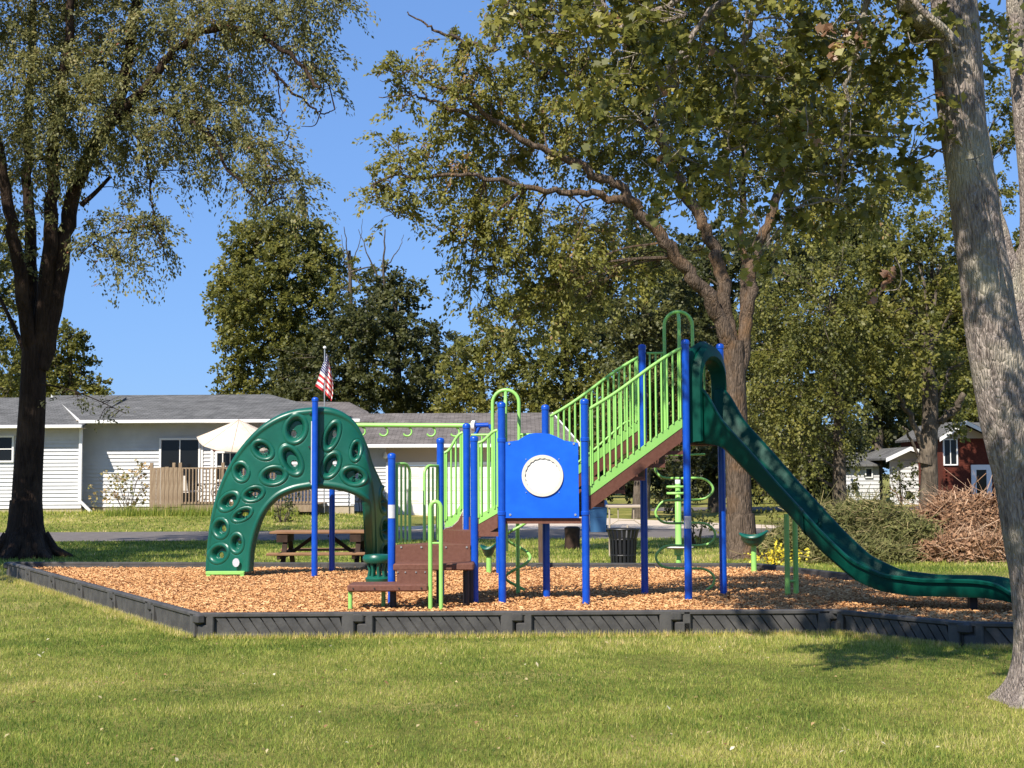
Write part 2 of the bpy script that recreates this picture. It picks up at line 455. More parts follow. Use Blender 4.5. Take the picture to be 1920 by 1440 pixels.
# ------------------------------------------------------------------ playground border and chips
BORD = [on(372, 1197), on(1562, 1190), on(1808, 1218), Vector((5.7, 12.35, 0)), Vector((7.2, 13.2, 0)), Vector((7.7, 15.2, 0)),
        Vector((6.4, 17.2, 0)), on(1600, 1083, .2), on(1420, 1060, .22), None]
bl = on(18, 1050, .25); bl2 = on(20, 1087)
BORD = BORD[:-1] + [Vector((-8.05, 22.3, 0))]
BORD = [Vector((p.x, p.y, 0)) for p in BORD]
COUNT = [4, 1, 1, 1, 1, 1, 2, 2, 7, 6]
TL = 1.5
def timber_mesh():
    mb = MB(); H = .25; T = .085; L = TL
    # outward face is -y (towards the lawn)
    mb.box((L / 2, 0.022, H / 2), (L - .02, T - .05, H - .02))
    mb.box((L / 2 + .02, 0, H - .024), (L + .02, T, .048), bev=.012)
    mb.box((L / 2, 0, .022), (L - .06, T, .044), bev=.008)
    mb.box((.075, 0, H / 2 - .055), (.15, T, .13), bev=.012)            # lower knuckle
    mb.box((.115, 0, H / 2), (.075, T, H - .01), bev=.012)
    mb.box((L - .085, 0, H / 2), (.12, T, H - .012), bev=.012)
    mb.box((L + .01, 0, H - .058), (.13, T + .012, .105), bev=.022)     # upper knuckle over the next one
    n = 11; x0 = .17; x1 = L - .15; w = (x1 - x0) / n
    for i in range(n):
        xa = x0 + i * w
        t = w * .83; sl = w * 1.0
        a = [(xa + sl * .0 - .005, -T / 2 + .016, .2), (xa + t, -T / 2 + .016, .2), (min(xa + t + sl, x1 + .02), -T / 2 + .016, .042), (min(xa + sl, x1), -T / 2 + .016, .042)]
        mb.prism([(p[0], p[1], p[2]) for p in a], (0, .034, 0))
    return mb.mesh('timber', M['border'], 40)
tme = timber_mesh()
bt = thing('playground_border', (BORD[0].x, BORD[0].y, 0), 'low black plastic border of linked timbers with diagonal ribs around the wood chips', 'border')
nb = len(BORD)
for i in range(nb):
    a, b = BORD[i], BORD[(i + 1) % nb]
    d = b - a; Ls = d.length / COUNT[i]; an = math.atan2(d.y, d.x)
    for k in range(COUNT[i]):
        p = a + d * (k / COUNT[i])
        piece('timber', tme, bt, (p.x, p.y, 0.002), (0, 0, an), (Ls / TL, 1, 1))

def inside(poly, X, Y):
    res = np.zeros(X.shape, bool); n = len(poly); j = n - 1
    for i in range(n):
        xi, yi, xj, yj = poly[i].x, poly[i].y, poly[j].x, poly[j].y
        c = ((yi > Y) != (yj > Y)) & (X < (xj - xi) * (Y - yi) / (yj - yi + 1e-12) + xi)
        res ^= c; j = i
    return res
def chip_z(x, y):
    P = np.stack([x, y, np.zeros_like(x)], -1)
    return .165 + .022 * fbm(P, .55) + .008 * fbm(P, 2.5)
# chip bed: fine grid clipped to the border
cx = np.arange(-8.3, 7.9, .06); cy = np.arange(12.3, 22.6, .06)
CX, CY = np.meshgrid(cx, cy); cidx = np.arange(CX.size).reshape(CX.shape)
CZ = chip_z(CX, CY)
mid = inside(BORD, CX[:-1, :-1] + .03, CY[:-1, :-1] + .03)
for ox_, oy_ in ((.035, 0), (-.035, 0), (0, .035), (0, -.035)): mid &= inside(BORD, CX[:-1, :-1] + .03 + ox_, CY[:-1, :-1] + .03 + oy_)
cf = np.stack([cidx[:-1, :-1], cidx[:-1, 1:], cidx[1:, 1:], cidx[1:, :-1]], -1)[mid]
o = link_mesh('wood_chip_bed', np_mesh('wood_chip_bed', np.stack([CX, CY, CZ], -1).reshape(-1, 3), 4, M['chipbase'], faces=cf, smooth=True))
o['kind'] = 'structure'
rng = np.random.RandomState(3)
def scatter_chips(n):
    # denser nearer the camera
    Y = 12.4 + (22.5 - 12.4) * rng.rand(n) ** 1.25
    X = rng.uniform(-8.2, 6.6, n)
    k = inside(BORD, X, Y)
    for ox_, oy_ in ((.08, 0), (-.08, 0), (0, .08), (0, -.08)): k &= inside(BORD, X + ox_, Y + oy_)
    X, Y = X[k], Y[k]; n = len(X)
    Z = chip_z(X, Y) + rng.uniform(.0, .022, n)
    L = rng.uniform(.010, .030, n); W = rng.uniform(.0045, .011, n); T = rng.uniform(.002, .005, n)
    yaw = rng.uniform(0, 6.283, n); pit = rng.normal(0, .28, n); rol = rng.normal(0, .4, n)
    ax = np.stack([np.cos(yaw) * np.cos(pit), np.sin(yaw) * np.cos(pit), np.sin(pit)], -1)
    sd_ = np.stack([-np.sin(yaw), np.cos(yaw), np.zeros(n)], -1)
    up = np.cross(ax, sd_); s2 = sd_ * np.cos(rol)[:, None] + up * np.sin(rol)[:, None]; u2 = np.cross(ax, s2)
    C = np.stack([X, Y, Z], -1)
    vs = []
    for a, b, c in ((-1, -1, 0), (1, -.7, 0), (.8, 1, 0), (-.9, .8, 0), (-.9, -.8, 1), (.9, -.6, 1), (.7, .8, 1), (-.8, .6, 1)):
        vs.append(C + ax * (L * a)[:, None] + s2 * (W * b)[:, None] + u2 * (T * c * 2)[:, None])
    V = np.stack(vs, 1).reshape(-1, 3)
    base = np.arange(n)[:, None, None] * 8
    F = (np.array([[4, 5, 6, 7], [0, 1, 5, 4], [2, 3, 7, 6]])[None] + base).reshape(-1, 4)
    return V, F, np.repeat(np.clip(rng.normal(.5, .22, n) + .12 * fbm(C, 1.2), 0, 1), 8)
V, F_, Tn_ = scatter_chips(95000)
o = link_mesh('wood_chips', np_mesh('wood_chips', V, 4, M['chips'], Tn_, faces=F_)); o['kind'] = 'stuff'
o['label'] = 'loose orange wood chips covering the playground bed'

# ------------------------------------------------------------------ grass blades
def blades(n, ysamp, hmean, wmean, seed, edge=False):
    r = np.random.RandomState(seed)
    Y = ysamp(r, n)
    half = Y * (960 / 2600) + .6
    X = r.uniform(-1, 1, n) * half
    k = ~inside([Vector((p.x * 1.0, p.y, 0)) for p in BORD], X, Y)
    X, Y = X[k], Y[k]; n = len(X)
    P = np.stack([X, Y, 0 * X], -1)
    nz = fbm(P, .9); n2 = fbm(P + 7, .28); n3 = fbm(P + 3, 3.0)
    keep = r.rand(n) < np.clip(.9 + .3 * n3, .45, 1); X, Y, P, nz, n2, n3 = X[keep], Y[keep], P[keep], nz[keep], n2[keep], n3[keep]; n = len(X)
    h = hmean * r.uniform(.55, 1.4, n) * (1 + .35 * nz + .35 * fbm(P + 5, 5.0)) ; w = wmean * r.uniform(.7, 1.3, n)
    yaw = r.uniform(0, 6.283, n); lean = r.uniform(.1, 1.15, n)
    d = np.stack([np.cos(yaw) * np.sin(lean), np.sin(yaw) * np.sin(lean), np.cos(lean)], -1)
    y2 = yaw + r.uniform(-1, 1, n) + 1.57
    s = np.stack([np.cos(y2), np.sin(y2), np.zeros(n)], -1)
    Z = ground_z(X, Y) - .004
    B = np.stack([X, Y, Z], -1)
    V = np.stack([B - s * w[:, None], B + s * w[:, None], B + d * h[:, None]], 1).reshape(-1, 3)
    n4 = fbm(P + 11, .55)
    t = np.clip(.34 + .30 * nz + .34 * n2 + .26 * n3 + .5 * np.clip(n4 - .35, 0, 1) + r.normal(0, .21, n) + .10 * smooth((P[:, 0] - 1) / 4) * smooth((11 - P[:, 1]) / 2), 0, 1)
    return V, np.repeat(t, 3)
Vs = []; Ts = []
for args in ((300000, lambda r, n: 7.2 + 7.5 * r.rand(n) ** 1.15, .035, .0030, 1), (120000, lambda r, n: 12.5 + 11 * r.rand(n), .045, .0050, 2),
             (110000, lambda r, n: 22.5 + 12 * r.rand(n), .06, .012, 4), (50000, lambda r, n: 40.4 + 12 * r.rand(n), .07, .02, 5)):
    V, T = blades(*args)
    if args[-1] == 5:
        c = V.reshape(-1, 3, 3)[:, 0]; k = ~((c[:, 0] > -4.4) & (c[:, 0] < 9.6))
        V = V.reshape(-1, 3, 3)[k].reshape(-1, 3); T = T.reshape(-1, 3)[k].ravel()
    Vs.append(V); Ts.append(T)
# long unmown fringe along the border
r = np.random.RandomState(9); n = 26000
seg = r.randint(0, nb, n); seg = np.where(r.rand(n) < .75, r.choice([0, 9, 1, 2], n), seg)
A = np.array([[p.x, p.y] for p in BORD]); Bn = np.roll(A, -1, 0); t = r.rand(n)
Pn = A[seg] * (1 - t)[:, None] + Bn[seg] * t[:, None]
dd = (Bn - A); dd /= np.linalg.norm(dd, axis=1)[:, None]; nn = np.stack([dd[:, 1], -dd[:, 0]], -1)[seg]
Pn = Pn + nn * (np.abs(r.normal(0, .05, n)) + .045)[:, None]
h = r.uniform(.03, .085, n); yaw = r.uniform(0, 6.28, n); lean = r.uniform(0, .8, n)
d = np.stack([np.cos(yaw) * np.sin(lean), np.sin(yaw) * np.sin(lean), np.cos(lean)], -1); s = np.stack([-np.sin(yaw), np.cos(yaw), 0 * yaw], -1)
B3 = np.stack([Pn[:, 0], Pn[:, 1], 0 * yaw], -1)
Vs.append(np.stack([B3 - s * .004, B3 + s * .004, B3 + d * h[:, None]], 1).reshape(-1, 3)); Ts.append(np.repeat(np.clip(r.normal(.72, .2, n), 0, 1), 3))
o = link_mesh('grass', np_mesh('grass', np.concatenate(Vs), 3, M['grass'], np.concatenate(Ts))); o['kind'] = 'stuff'
o['label'] = 'short mown grass with yellow patches in front of and behind the playground'

# fallen leaves and clover heads on the lawn
r = np.random.RandomState(17); n = 260
Yl = 7.6 + 6.2 * r.rand(n); Xl = r.uniform(-1, 1, n) * Yl * .38 + .3 * r.rand(n)
kk = ~inside(BORD, Xl, Yl); Xl, Yl = Xl[kk], Yl[kk]; n = len(Xl)
c_ = np.stack([Xl, Yl, np.full(n, .028) + r.uniform(0, .02, n)], -1); a_ = r.uniform(0, 6.28, n); sz = r.uniform(.008, .022, n)[:, None]
u_ = np.stack([np.cos(a_), np.sin(a_), r.normal(0, .3, n)], -1); v_ = np.stack([-np.sin(a_), np.cos(a_), r.normal(0, .3, n)], -1) * .6
Vl = np.stack([c_ - u_ * sz, c_ - v_ * sz + [0, 0, .004], c_ + u_ * sz, c_ + v_ * sz + [0, 0, .006]], 1).reshape(-1, 3)
M['litter'] = leaf_mat('fallen_leaf_litter', [(0, (.22, .12, .05)), (.6, (.42, .28, .13)), (.8, (.45, .36, .18)), (1, (.62, .58, .44))], .2)
o = link_mesh('fallen_leaves', np_mesh('fallen_leaves', Vl, 4, M['litter'], np.repeat(r.rand(n), 4))); o['kind'] = 'stuff'
o['label'] = 'small fallen leaves and clover heads scattered on the lawn'

# ------------------------------------------------------------------ foliage builder
class Leaves:
    def __init__(s): s.c = []; s.d = []; s.n = []; s.l = []; s.t = []
    def add(s, c, d, n, l, t):
        s.c.append(c); s.d.append(d); s.n.append(n); s.l.append(l); s.t.append(t)
    def mesh(s, name, m, wr=.42, lobed=False):
        c = np.concatenate(s.c); d = np.concatenate(s.d); nn = np.concatenate(s.n); l = np.concatenate(s.l)[:, None]; t = np.concatenate(s.t)
        d = d / np.linalg.norm(d, axis=1)[:, None]
        b = np.cross(nn, d); b /= (np.linalg.norm(b, axis=1)[:, None] + 1e-9)
        up = np.cross(d, b)
        if lobed:
            prof = [(0, 0, 0), (.08, .50, -.06), (.38, .28, .06), (.52, .60, -.04), (1.0, .0, -.12), (.52, -.60, -.04), (.38, -.28, .06), (.08, -.50, -.06)]
        else:
            prof = [(0, 0, 0), (.45, wr, .1), (1, 0, 0), (.45, -wr, .1)]
        V = np.stack([c + d * l * a + b * l * w + up * l * z for a, w, z in prof], 1).reshape(-1, 3)
        return np_mesh(name, V, len(prof), m, np.repeat(t, len(prof)))

def unit(v): return v / (np.linalg.norm(v, axis=-1, keepdims=True) + 1e-9)

def sprays(LV, base, dirs, rs, n_leaf, length, leaf, droop, jit, tint, tj=.15):
    """base (S,3), dirs (S,3): each spray has n_leaf leaves along a drooping curve"""
    S = len(base)
    f = rs.rand(S, n_leaf)
    Ls = (length * rs.uniform(.6, 1.3, S))[:, None]
    g_ = np.array([0, 0, -1.0])
    pos = base[:, None] + dirs[:, None] * (f * Ls)[..., None] + g_ * (droop * (f ** 2) * Ls)[..., None]
    pos = pos + rs.normal(0, jit, pos.shape)
    d = dirs[:, None] + g_ * (2 * droop * f)[..., None] + rs.normal(0, .6, pos.shape)
    nn = rs.normal(0, .7, pos.shape) + np.array([-.25, -.5, .75])
    l = leaf * rs.uniform(.65, 1.3, (S, n_leaf))
    t = np.clip(tint[:, None] + rs.normal(0, tj, (S, n_leaf)), 0, 1)
    LV.add(pos.reshape(-1, 3), d.reshape(-1, 3), nn.reshape(-1, 3), l.ravel(), t.ravel())

def blobs_foliage(LV, wood, blobs, limbs, rs, leaf, n_leaf, length, droop, jit, dens, tint0=.45, twig_r=.008, flat=.8, shell=.5):
    """blobs: (centre Vector, rx, ry(depth), rz, weight). Bough from nearest limb point to each blob, sprays inside it"""
    LP = np.array([p for L in limbs for p in L])
    for (c, rx, ry, rz, w) in blobs:
        c = np.array(c)
        S = max(3, int(dens * w * (rx * ry * rz) ** (2 / 3)))
        u = unit(rs.normal(size=(S, 3))); rad = rs.rand(S, 1) ** shell
        off = u * rad * np.array([rx, ry, rz])
        off *= (1 + .22 * fbm(u * 1.0 + c, 1.7))[:, None]
        base = c + off
        outw = unit(off / np.array([rx, ry, rz]) + rs.normal(0, .6, (S, 3)) + np.array([0, 0, .1]))
        outw[:, 2] *= flat
        tint = tint0 + .22 * fbm(base, 1.1) + rs.normal(0, .11, S)
        sprays(LV, base, unit(outw), rs, n_leaf, length, leaf, droop, jit, tint)
        # boughs
        if wood is not None:
            k = np.argmin(((LP - c) ** 2).sum(1) + 1.2 * np.maximum(0, LP[:, 2] - c[2]) ** 2)
            p0 = Vector(LP[k]); p1 = Vector(c)
            mid_ = p0.lerp(p1, .5) + Vector(rs.normal(0, .12, 3)) + Vector((0, 0, .12 * (p1 - p0).length))
            L_ = (p1 - p0).length
            bough = cr([p0, mid_, p1], 5)
            wood.tube(bough, twig_r * (1.5 + L_ * .55), 5, False, twig_r * .8)
            nt_ = min(S, 9)
            for q in rs.choice(S, nt_, replace=False):
                b0 = bough[rs.randint(len(bough) // 2, len(bough))]
                e = Vector(base[q] + unit(outw[q]) * length * .6)
                m_ = b0.lerp(e, .5) + Vector(rs.normal(0, .06, 3))
                wood.tube([b0, m_, e], twig_r * .9, 3, False, twig_r * .3)

def limb(mb, pts, r0, r1, sides=10, n=6, wob=0.0, seed=0):
    P = cr(pts, n)
    if wob:
        rr = np.random.RandomState(seed)
        for i in range(1, len(P) - 1): P[i] = P[i] + Vector(rr.normal(0, wob, 3))
    m_ = len(P)
    mb.tube(P, [r0 + (r1 - r0) * (i / (m_ - 1)) ** .8 for i in range(m_)], sides, True)
    return [tuple(p) for p in P]

def tree(name, base, label, woodmb, LV, bark, leafm, lobed=False, wr=.42, cat='tree', group=None):
    t = thing(name, base, label, cat, group)
    woodmb.build('trunk', bark, t, 60)
    me = LV.mesh('crown', leafm, wr, lobed)
    link_mesh('crown', me, t)
    return t

def mk(Z, lst, s=None):
    """blobs from photo ellipses (px, py, rx, ry, depth offset, weight)"""
    out = []
    k = Z / FPX
    for e in lst:
        px, py, rx, ry = e[:4]; dz = e[4] if len(e) > 4 else 0; w = e[5] if len(e) > 5 else 1
        out.append((at(px, py, Z + dz), rx * k, max(rx, ry) * k * .8, ry * k, w))
    return out

# ------------------------------------------------------------------ left tree
Z = 27.7
rs = np.random.RandomState(11)
wd = MB(); lims = []
def Lm(pts, r0, r1, Z=Z, dz=0, **k):
    n = len(pts)
    P = [at(p[0], p[1], Z + (p[2] if len(p) > 2 else dz * i / max(1, n - 1))) for i, p in enumerate(pts)]
    lims.append(limb(wd, P, r0, r1, **k)); return P
b0 = on(47, 1046)
Z = b0.y
Lm([(47, 1060), (48, 1020), (52, 900), (60, 770), (64, 655)], .355, .235, Z, sides=16)
wd.lathe((b0.x, b0.y, -.05), [(.66, 0), (.54, .12), (.43, .35), (.35, .7), (.31, 1.2)], 14)
for an in (2.6, 3.6, 4.6, 5.6, .3, 1.4):
    wd.tube([b0 + Vector((math.cos(an) * .3, math.sin(an) * .3, .42)), b0 + Vector((math.cos(an) * .55, math.sin(an) * .55, .12)), b0 + Vector((math.cos(an) * .95, math.sin(an) * .95, -.05))], .17, 7, False, .06)
Lm([(60, 690), (45, 580), (25, 440), (2, 300), (-40, 120), (-60, -40)], .17, .07, Z, -1.5, wob=.02)
Lm([(62, 690), (58, 520), (52, 330), (58, 140), (70, -80)], .16, .06, Z, .8, wob=.02)
Lm([(66, 690), (84, 540), (98, 380), (104, 230), (128, 90), (135, -90)], .19, .07, Z, -.6, wob=.02)
Lm([(72, 690), (100, 570), (122, 440), (150, 330), (195, 245), (232, 150), (250, 20), (255, -80)], .21, .08, Z, .3, wob=.02)
Lm([(200, 238), (262, 172), (330, 92), (405, 52), (480, 60), (550, 110), (600, 165)], .11, .03, Z, -1.8, wob=.03)
Lm([(405, 52), (470, 15), (560, -15), (640, 0)], .06, .02, Z, -1, wob=.03)
Lm([(205, 225), (275, 205), (320, 212), (390, 250), (440, 330), (500, 385)], .07, .02, Z, -1.2, wob=.03)
Lm([(235, 232), (262, 270), (280, 330), (285, 380), (292, 425)], .035, .012, Z, -.8, wob=.02)
Lm([(505, 130), (540, 165), (585, 200), (608, 212), (628, 205)], .035, .010, Z - 1.2, 0, wob=.02)
Lm([(516, 145), (524, 190), (532, 230), (560, 258)], .016, .006, Z - 1.2, 0, wob=.02)
Lm([(152, 385), (180, 360), (208, 330)], .06, .035, Z - .3, 0)
Lm([(185, 352), (208, 350), (228, 355)], .012, .005, Z - .3, 0)
Lm([(600, 213), (590, 235), (565, 237)], .014, .006, Z - 1.2, 0)
Lm([(292, 420), (250, 430), (190, 445), (150, 480)], .03, .01, Z, -.4, wob=.02)
Lm([(60, 690), (20, 600), (-20, 520)], .06, .03, Z, 1)
LV = Leaves()
B = mk(Z, [(40, 40, 120, 70), (150, 40, 110, 70, 1), (60, 130, 110, 70, -1), (180, 120, 90, 70, .5), (30, 230, 80, 60, .5), (110, 220, 90, 70, -.8), (200, 200, 80, 60, -1), (270, 50, 90, 65), (360, 30, 90, 50, -1), (340, 110, 70, 45, .5),
           (450, 15, 90, 40, -1), (560, 10, 85, 38, -1), (620, -5, 50, 25, -1), (480, 80, 70, 40), (560, 80, 60, 45, -1), (590, 130, 40, 40, -1), (620, 165, 22, 28, -1, .8), (420, 120, 70, 45, .6),
           (300, 180, 70, 50), (390, 190, 75, 50, -.6), (460, 190, 60, 50, .5), (330, 250, 80, 50, -.5), (420, 265, 70, 45), (490, 270, 55, 45, -1), (250, 270, 60, 45, .5), (180, 300, 55, 40, -.6), (120, 300, 50, 40, .6),
           (500, 330, 60, 38, -1), (555, 345, 42, 35, -1), (450, 330, 45, 32, -.5, .8), (575, 375, 22, 25, -1, .7), (330, 320, 50, 35, -.4, .7), (280, 350, 40, 25, -.4, .6), (240, 410, 60, 26, -.5), (180, 440, 50, 24, -.5), (280, 440, 45, 28, -.5), (230, 480, 30, 28, -.5), (310, 480, 26, 25, -.5, .6), (250, 500, 14, 18, -.5, .6),
           (150, 470, 22, 16, -.5, .7), (15, 330, 40, 50, 1), (8, 430, 28, 45, -.5, .8), (20, 500, 20, 30, -.5, .6), (75, 400, 16, 35, -.5, .5), (60, 300, 50, 40, -.6),
           (-120, 60, 110, 90), (-130, 220, 100, 80), (60, -110, 170, 90), (260, -90, 150, 80), (440, -80, 130, 60), (-100, -100, 120, 90)])
for _ in range(38):  # unseen high crown, added to shade the road and back lawn
    y_ = rs.uniform(25.5, 31); B.append((Vector((rs.uniform(-15, -2), y_, 1.6 + .342 * y_ + rs.uniform(1.4, 4.8))), 1.25, 1.25, .7, .34))
blobs_foliage(LV, wd, B, lims, rs, .080, 47, .55, .75, .048, 132, .50, .009)
# hanging low sprigs beside the trunk
B = mk(Z, [(150, 745, 40, 9, -.8, 1.2), (190, 760, 30, 9, -.8, 1.2), (120, 738, 22, 6, -.8), (225, 770, 18, 7, -.8, 1), (185, 790, 14, 10, -.8, .6)])
Lm([(75, 720), (120, 728), (170, 745), (235, 775)], .02, .006, Z - .8, 0)
blobs_foliage(LV, wd, B, [lims[-1]], rs, .065, 14, .30, .5, .03, 120, .22, .006)
tree('honey_locust_tree', (b0.x, b0.y, 0), 'tall dark many stemmed tree with drooping leaves beside the left border corner', wd, LV, M['bark1'], M['leafA'], wr=.25)

# ------------------------------------------------------------------ centre tree behind the tower
rs = np.random.RandomState(21)
b0 = on(1390, 1048); Z = b0.y
wd = MB(); lims = []
Lm([(1390, 1062), (1388, 1000), (1384, 880), (1379, 760), (1376, 640)], .275, .20, Z, sides=16)
wd.lathe((b0.x, b0.y, -.05), [(.44, 0), (.35, .15), (.30, .4), (.265, .9)], 16)
Lm([(1376, 690), (1345, 590), (1300, 520), (1240, 440), (1195, 390), (1160, 350), (1100, 320), (1040, 290), (960, 250), (880, 190), (800, 150)], .17, .03, Z, -1.0, wob=.03)
Lm([(1200, 392), (1150, 372), (1090, 360), (1020, 356), (950, 340), (880, 330), (760, 330), (700, 345)], .09, .02, Z - .4, -.8, wob=.03)
Lm([(1380, 700), (1360, 590), (1345, 480), (1315, 410), (1280, 350), (1240, 270), (1200, 180), (1170, 60), (1150, -60)], .16, .05, Z, .8, wob=.03)
Lm([(1384, 700), (1400, 590), (1412, 500), (1440, 420), (1465, 350), (1480, 230), (1500, 90), (1500, -60)], .14, .05, Z, .4, wob=.03)
Lm([(1390, 680), (1395, 560), (1390, 420), (1400, 250), (1380, 80)], .12, .04, Z, 1.5, wob=.03)
Lm([(930, 95), (880, 80), (830, 62), (800, 45), (764, 22)], .05, .012, Z - 1.2, 0, wob=.02)
Lm([(900, 225), (850, 205), (800, 185), (770, 178), (710, 182)], .045, .008, Z - 1, 0, wob=.02)
Lm([(800, 185), (770, 150), (730, 130)], .02, .006, Z - 1, 0, wob=.02)
Lm([(770, 178), (745, 160), (712, 150)], .02, .006, Z - 1, 0, wob=.02)
Lm([(1470, 350), (1560, 300), (1640, 260)], .05, .02, Z, 1, wob=.03)
Lm([(1240, 270), (1150, 190), (1050, 130), (950, 100)], .06, .015, Z, -1, wob=.03)
LV = Leaves()
B = mk(Z, [(745, 140, 38, 26, -1, .8), (790, 130, 30, 28, -1, .7), (760, 205, 26, 24, -1, .5), (720, 112, 14, 10, -1, .5), (745, 290, 45, 32, -1, .7), (800, 300, 45, 34, -1, .8), (720, 350, 40, 26, -1, .8), (770, 365, 40, 28, -1, .8), (745, 410, 30, 30, -1, .7), (700, 375, 18, 25, -1, .6),
           (850, 70, 30, 26, -1, .6), (880, 110, 45, 30, -1), (850, 180, 40, 40, -1), (920, 160, 60, 50, -.6), (880, 250, 60, 50), (950, 230, 70, 50, .6), (1010, 150, 70, 60, .6), (1000, 80, 60, 40, .5, .8), (1090, 110, 80, 60), (1100, 210, 80, 60, -.6), (1030, 260, 70, 50, .5), (860, 320, 55, 40), (930, 320, 60, 40, .6),
           (960, 400, 55, 40, -.6), (890, 400, 50, 40, -.5), (870, 450, 45, 35, -.5, .8), (940, 460, 55, 40, -.3), (1010, 430, 60, 45), (1080, 420, 50, 40, .5), (1060, 480, 55, 40, -.4), (1130, 440, 50, 40, .6), (990, 510, 50, 35, 0, .8), (920, 520, 40, 30, 0, .7), (1110, 300, 60, 35, .8, .7), (1180, 290, 70, 50, .8),
           (1200, 160, 90, 70), (1200, 60, 90, 60, .6), (1300, 90, 90, 70, .8), (1320, 200, 90, 60, .5), (1280, 300, 70, 50, .8), (1420, 130, 90, 70), (1400, 250, 80, 60, .8), (1360, 350, 60, 45, .9), (1500, 220, 90, 60), (1540, 100, 90, 70, .5), (1500, 320, 70, 50, .4), (1600, 260, 80, 60, .3), (1640, 150, 80, 60, .5), (1560, 390, 60, 45, .8), (1490, 420, 50, 40, .8), (1220, 420, 40, 30, 1, .6),
           (1290, 470, 30, 28, 1, .5), (1660, 350, 60, 50, .8), (860, 520, 30, 26, 0, .6), (900, 570, 40, 30, 0, .7), (960, 600, 45, 30, 0, .7), (1030, 580, 50, 35, 0, .8), (1100, 560, 50, 35, .5, .8), (1160, 510, 50, 35, .5, .8), (1220, 500, 40, 30, .8, .6), (1040, 530, 50, 30, 0, .8), (880, 600, 26, 18, 0, .5), (1100, -30, 150, 60), (1300, -60, 160, 80), (1500, -60, 160, 80), (960, 30, 60, 40, .5, .8)])
for _ in range(18):  # more unseen crown overhead, added to shade the ground and road behind
    y_ = rs.uniform(23, 28.5); B.append((Vector((rs.uniform(-1, 10), y_, 1.6 + .342 * y_ + rs.uniform(1.3, 4.0))), 1.25, 1.25, .7, .4))
blobs_foliage(LV, wd, B, lims, rs, .090, 50, .52, .60, .048, 135, .55, .009)
# reddish dead clump
B = mk(Z - 1.3, [(880, 150, 14, 40, 0, 1), (850, 300, 30, 14, 0, .8), (845, 320, 22, 14, 0, .8)])
t0_ = len(LV.t)
blobs_foliage(LV, None, B, lims, rs, .07, 12, .25, .7, .03, 110, 1.1, .006)
tree('spreading_elm_tree', (b0.x, b0.y, 0), 'large olive leaved tree with forked brown trunk directly behind the slide tower', wd, LV, M['bark2'], M['leafB'], wr=.27)

# ------------------------------------------------------------------ right foreground tree: pale leaning trunk, broad lobed leaves
rs = np.random.RandomState(31)
Z = on(1925, 1312).y
k = Z / FPX
prof = [(1950, 1345, 84), (1948, 1312, 70), (1954, 1270, 58), (1960, 1200, 56), (1954, 1100, 56), (1938, 1000, 55), (1920, 900, 53), (1896, 800, 53), (1877, 700, 52), (1862, 620, 49), (1848, 520, 46), (1832, 420, 44), (1820, 330, 43), (1806, 240, 43), (1798, 150, 45), (1792, 60, 44), (1786, -40, 42), (1776, -180, 40), (1770, -400, 34), (1790, -700, 26), (1800, -1000, 14)]
ctr = cr([at(p[0], p[1], Z) for p in prof], 10)
rad = cr([Vector((p[2] * k, 0, 0)) for p in prof], 10)
tv = []; sides = 72
for i, (c, r_) in enumerate(zip(ctr, rad)):
    an = np.linspace(0, 2 * np.pi, sides, endpoint=False)
    hgt = max(0, c.z)
    root = math.exp(-hgt / .10) * .30
    P = np.stack([np.cos(an), np.sin(an), np.full(sides, c.z * .45)], -1)
    P2 = np.stack([np.cos(an) * 3, np.sin(an) * 3, np.full(sides, c.z * 1.5)], -1)
    rr = r_.x * (1 + .045 * fbm(P, 1.6) + .022 * fbm(P2, 1.9) + .020 * np.abs(fbm(P2, 5.0)) + root * np.maximum(0, np.sin(an * 5 + 1.0)))
    tv.append(np.stack([c.x + rr * np.cos(an), c.y + rr * np.sin(an), np.full(sides, c.z)], -1))
tv = np.stack(tv); nr = len(ctr)
ii = np.arange(nr * sides).reshape(nr, sides)
tf = np.stack([ii[:-1], np.roll(ii[:-1], -1, 1), np.roll(ii[1:], -1, 1), ii[1:]], -1).reshape(-1, 4)
T3 = thing('silver_maple_tree', tuple(on(1945, 1312)), 'leaning pale grey trunked tree with large lobed leaves in front at the right edge', 'tree')
vv = tv.reshape(-1, 3) - np.array(WLOC[T3.name])
link_mesh('trunk', np_mesh('trunk', vv, 4, M['bark3'], faces=tf, smooth=True), T3, None, WLOC[T3.name])
wd = MB(); lims = [[tuple(c) for c in ctr]]
Lm([(1790, 160), (1770, 90), (1735, 40), (1700, -10), (1640, -90), (1540, -160)], .13, .05, Z, -.6, wob=.02, sides=12)
Lm([(1800, 90), (1770, 55), (1740, 30), (1716, 5), (1690, -40)], .035, .02, Z - .5, 0, sides=8)
Lm([(1770, 75), (1745, 75), (1712, 82), (1702, 60)], .009, .004, Z - .45, 0, sides=5)
Lm([(1786, -60), (1650, -200), (1450, -260), (1250, -250), (1100, -180)], .12, .03, Z, -1.2, wob=.03)
Lm([(1776, -180), (1650, -380), (1450, -480), (1250, -480)], .11, .03, Z, 1.2, wob=.03)
Lm([(1640, -90), (1500, -60), (1380, -40), (1250, 10), (1150, 60)], .06, .015, Z - .5, .8, wob=.02)
Lm([(1540, -160), (1440, -40), (1400, 80), (1380, 180), (1370, 280)], .035, .006, Z - .2, .5, wob=.015)
Lm([(1650, -90), (1610, 60), (1590, 160), (1580, 300), (1575, 380)], .03, .005, Z - .3, .4, wob=.015)
Lm([(1400, -50), (1300, 60), (1240, 160), (1230, 230)], .03, .006, Z - .2, 0, wob=.015)
Lm([(1786, -100), (1840, -200), (1960, -300)], .08, .03, Z, .5)
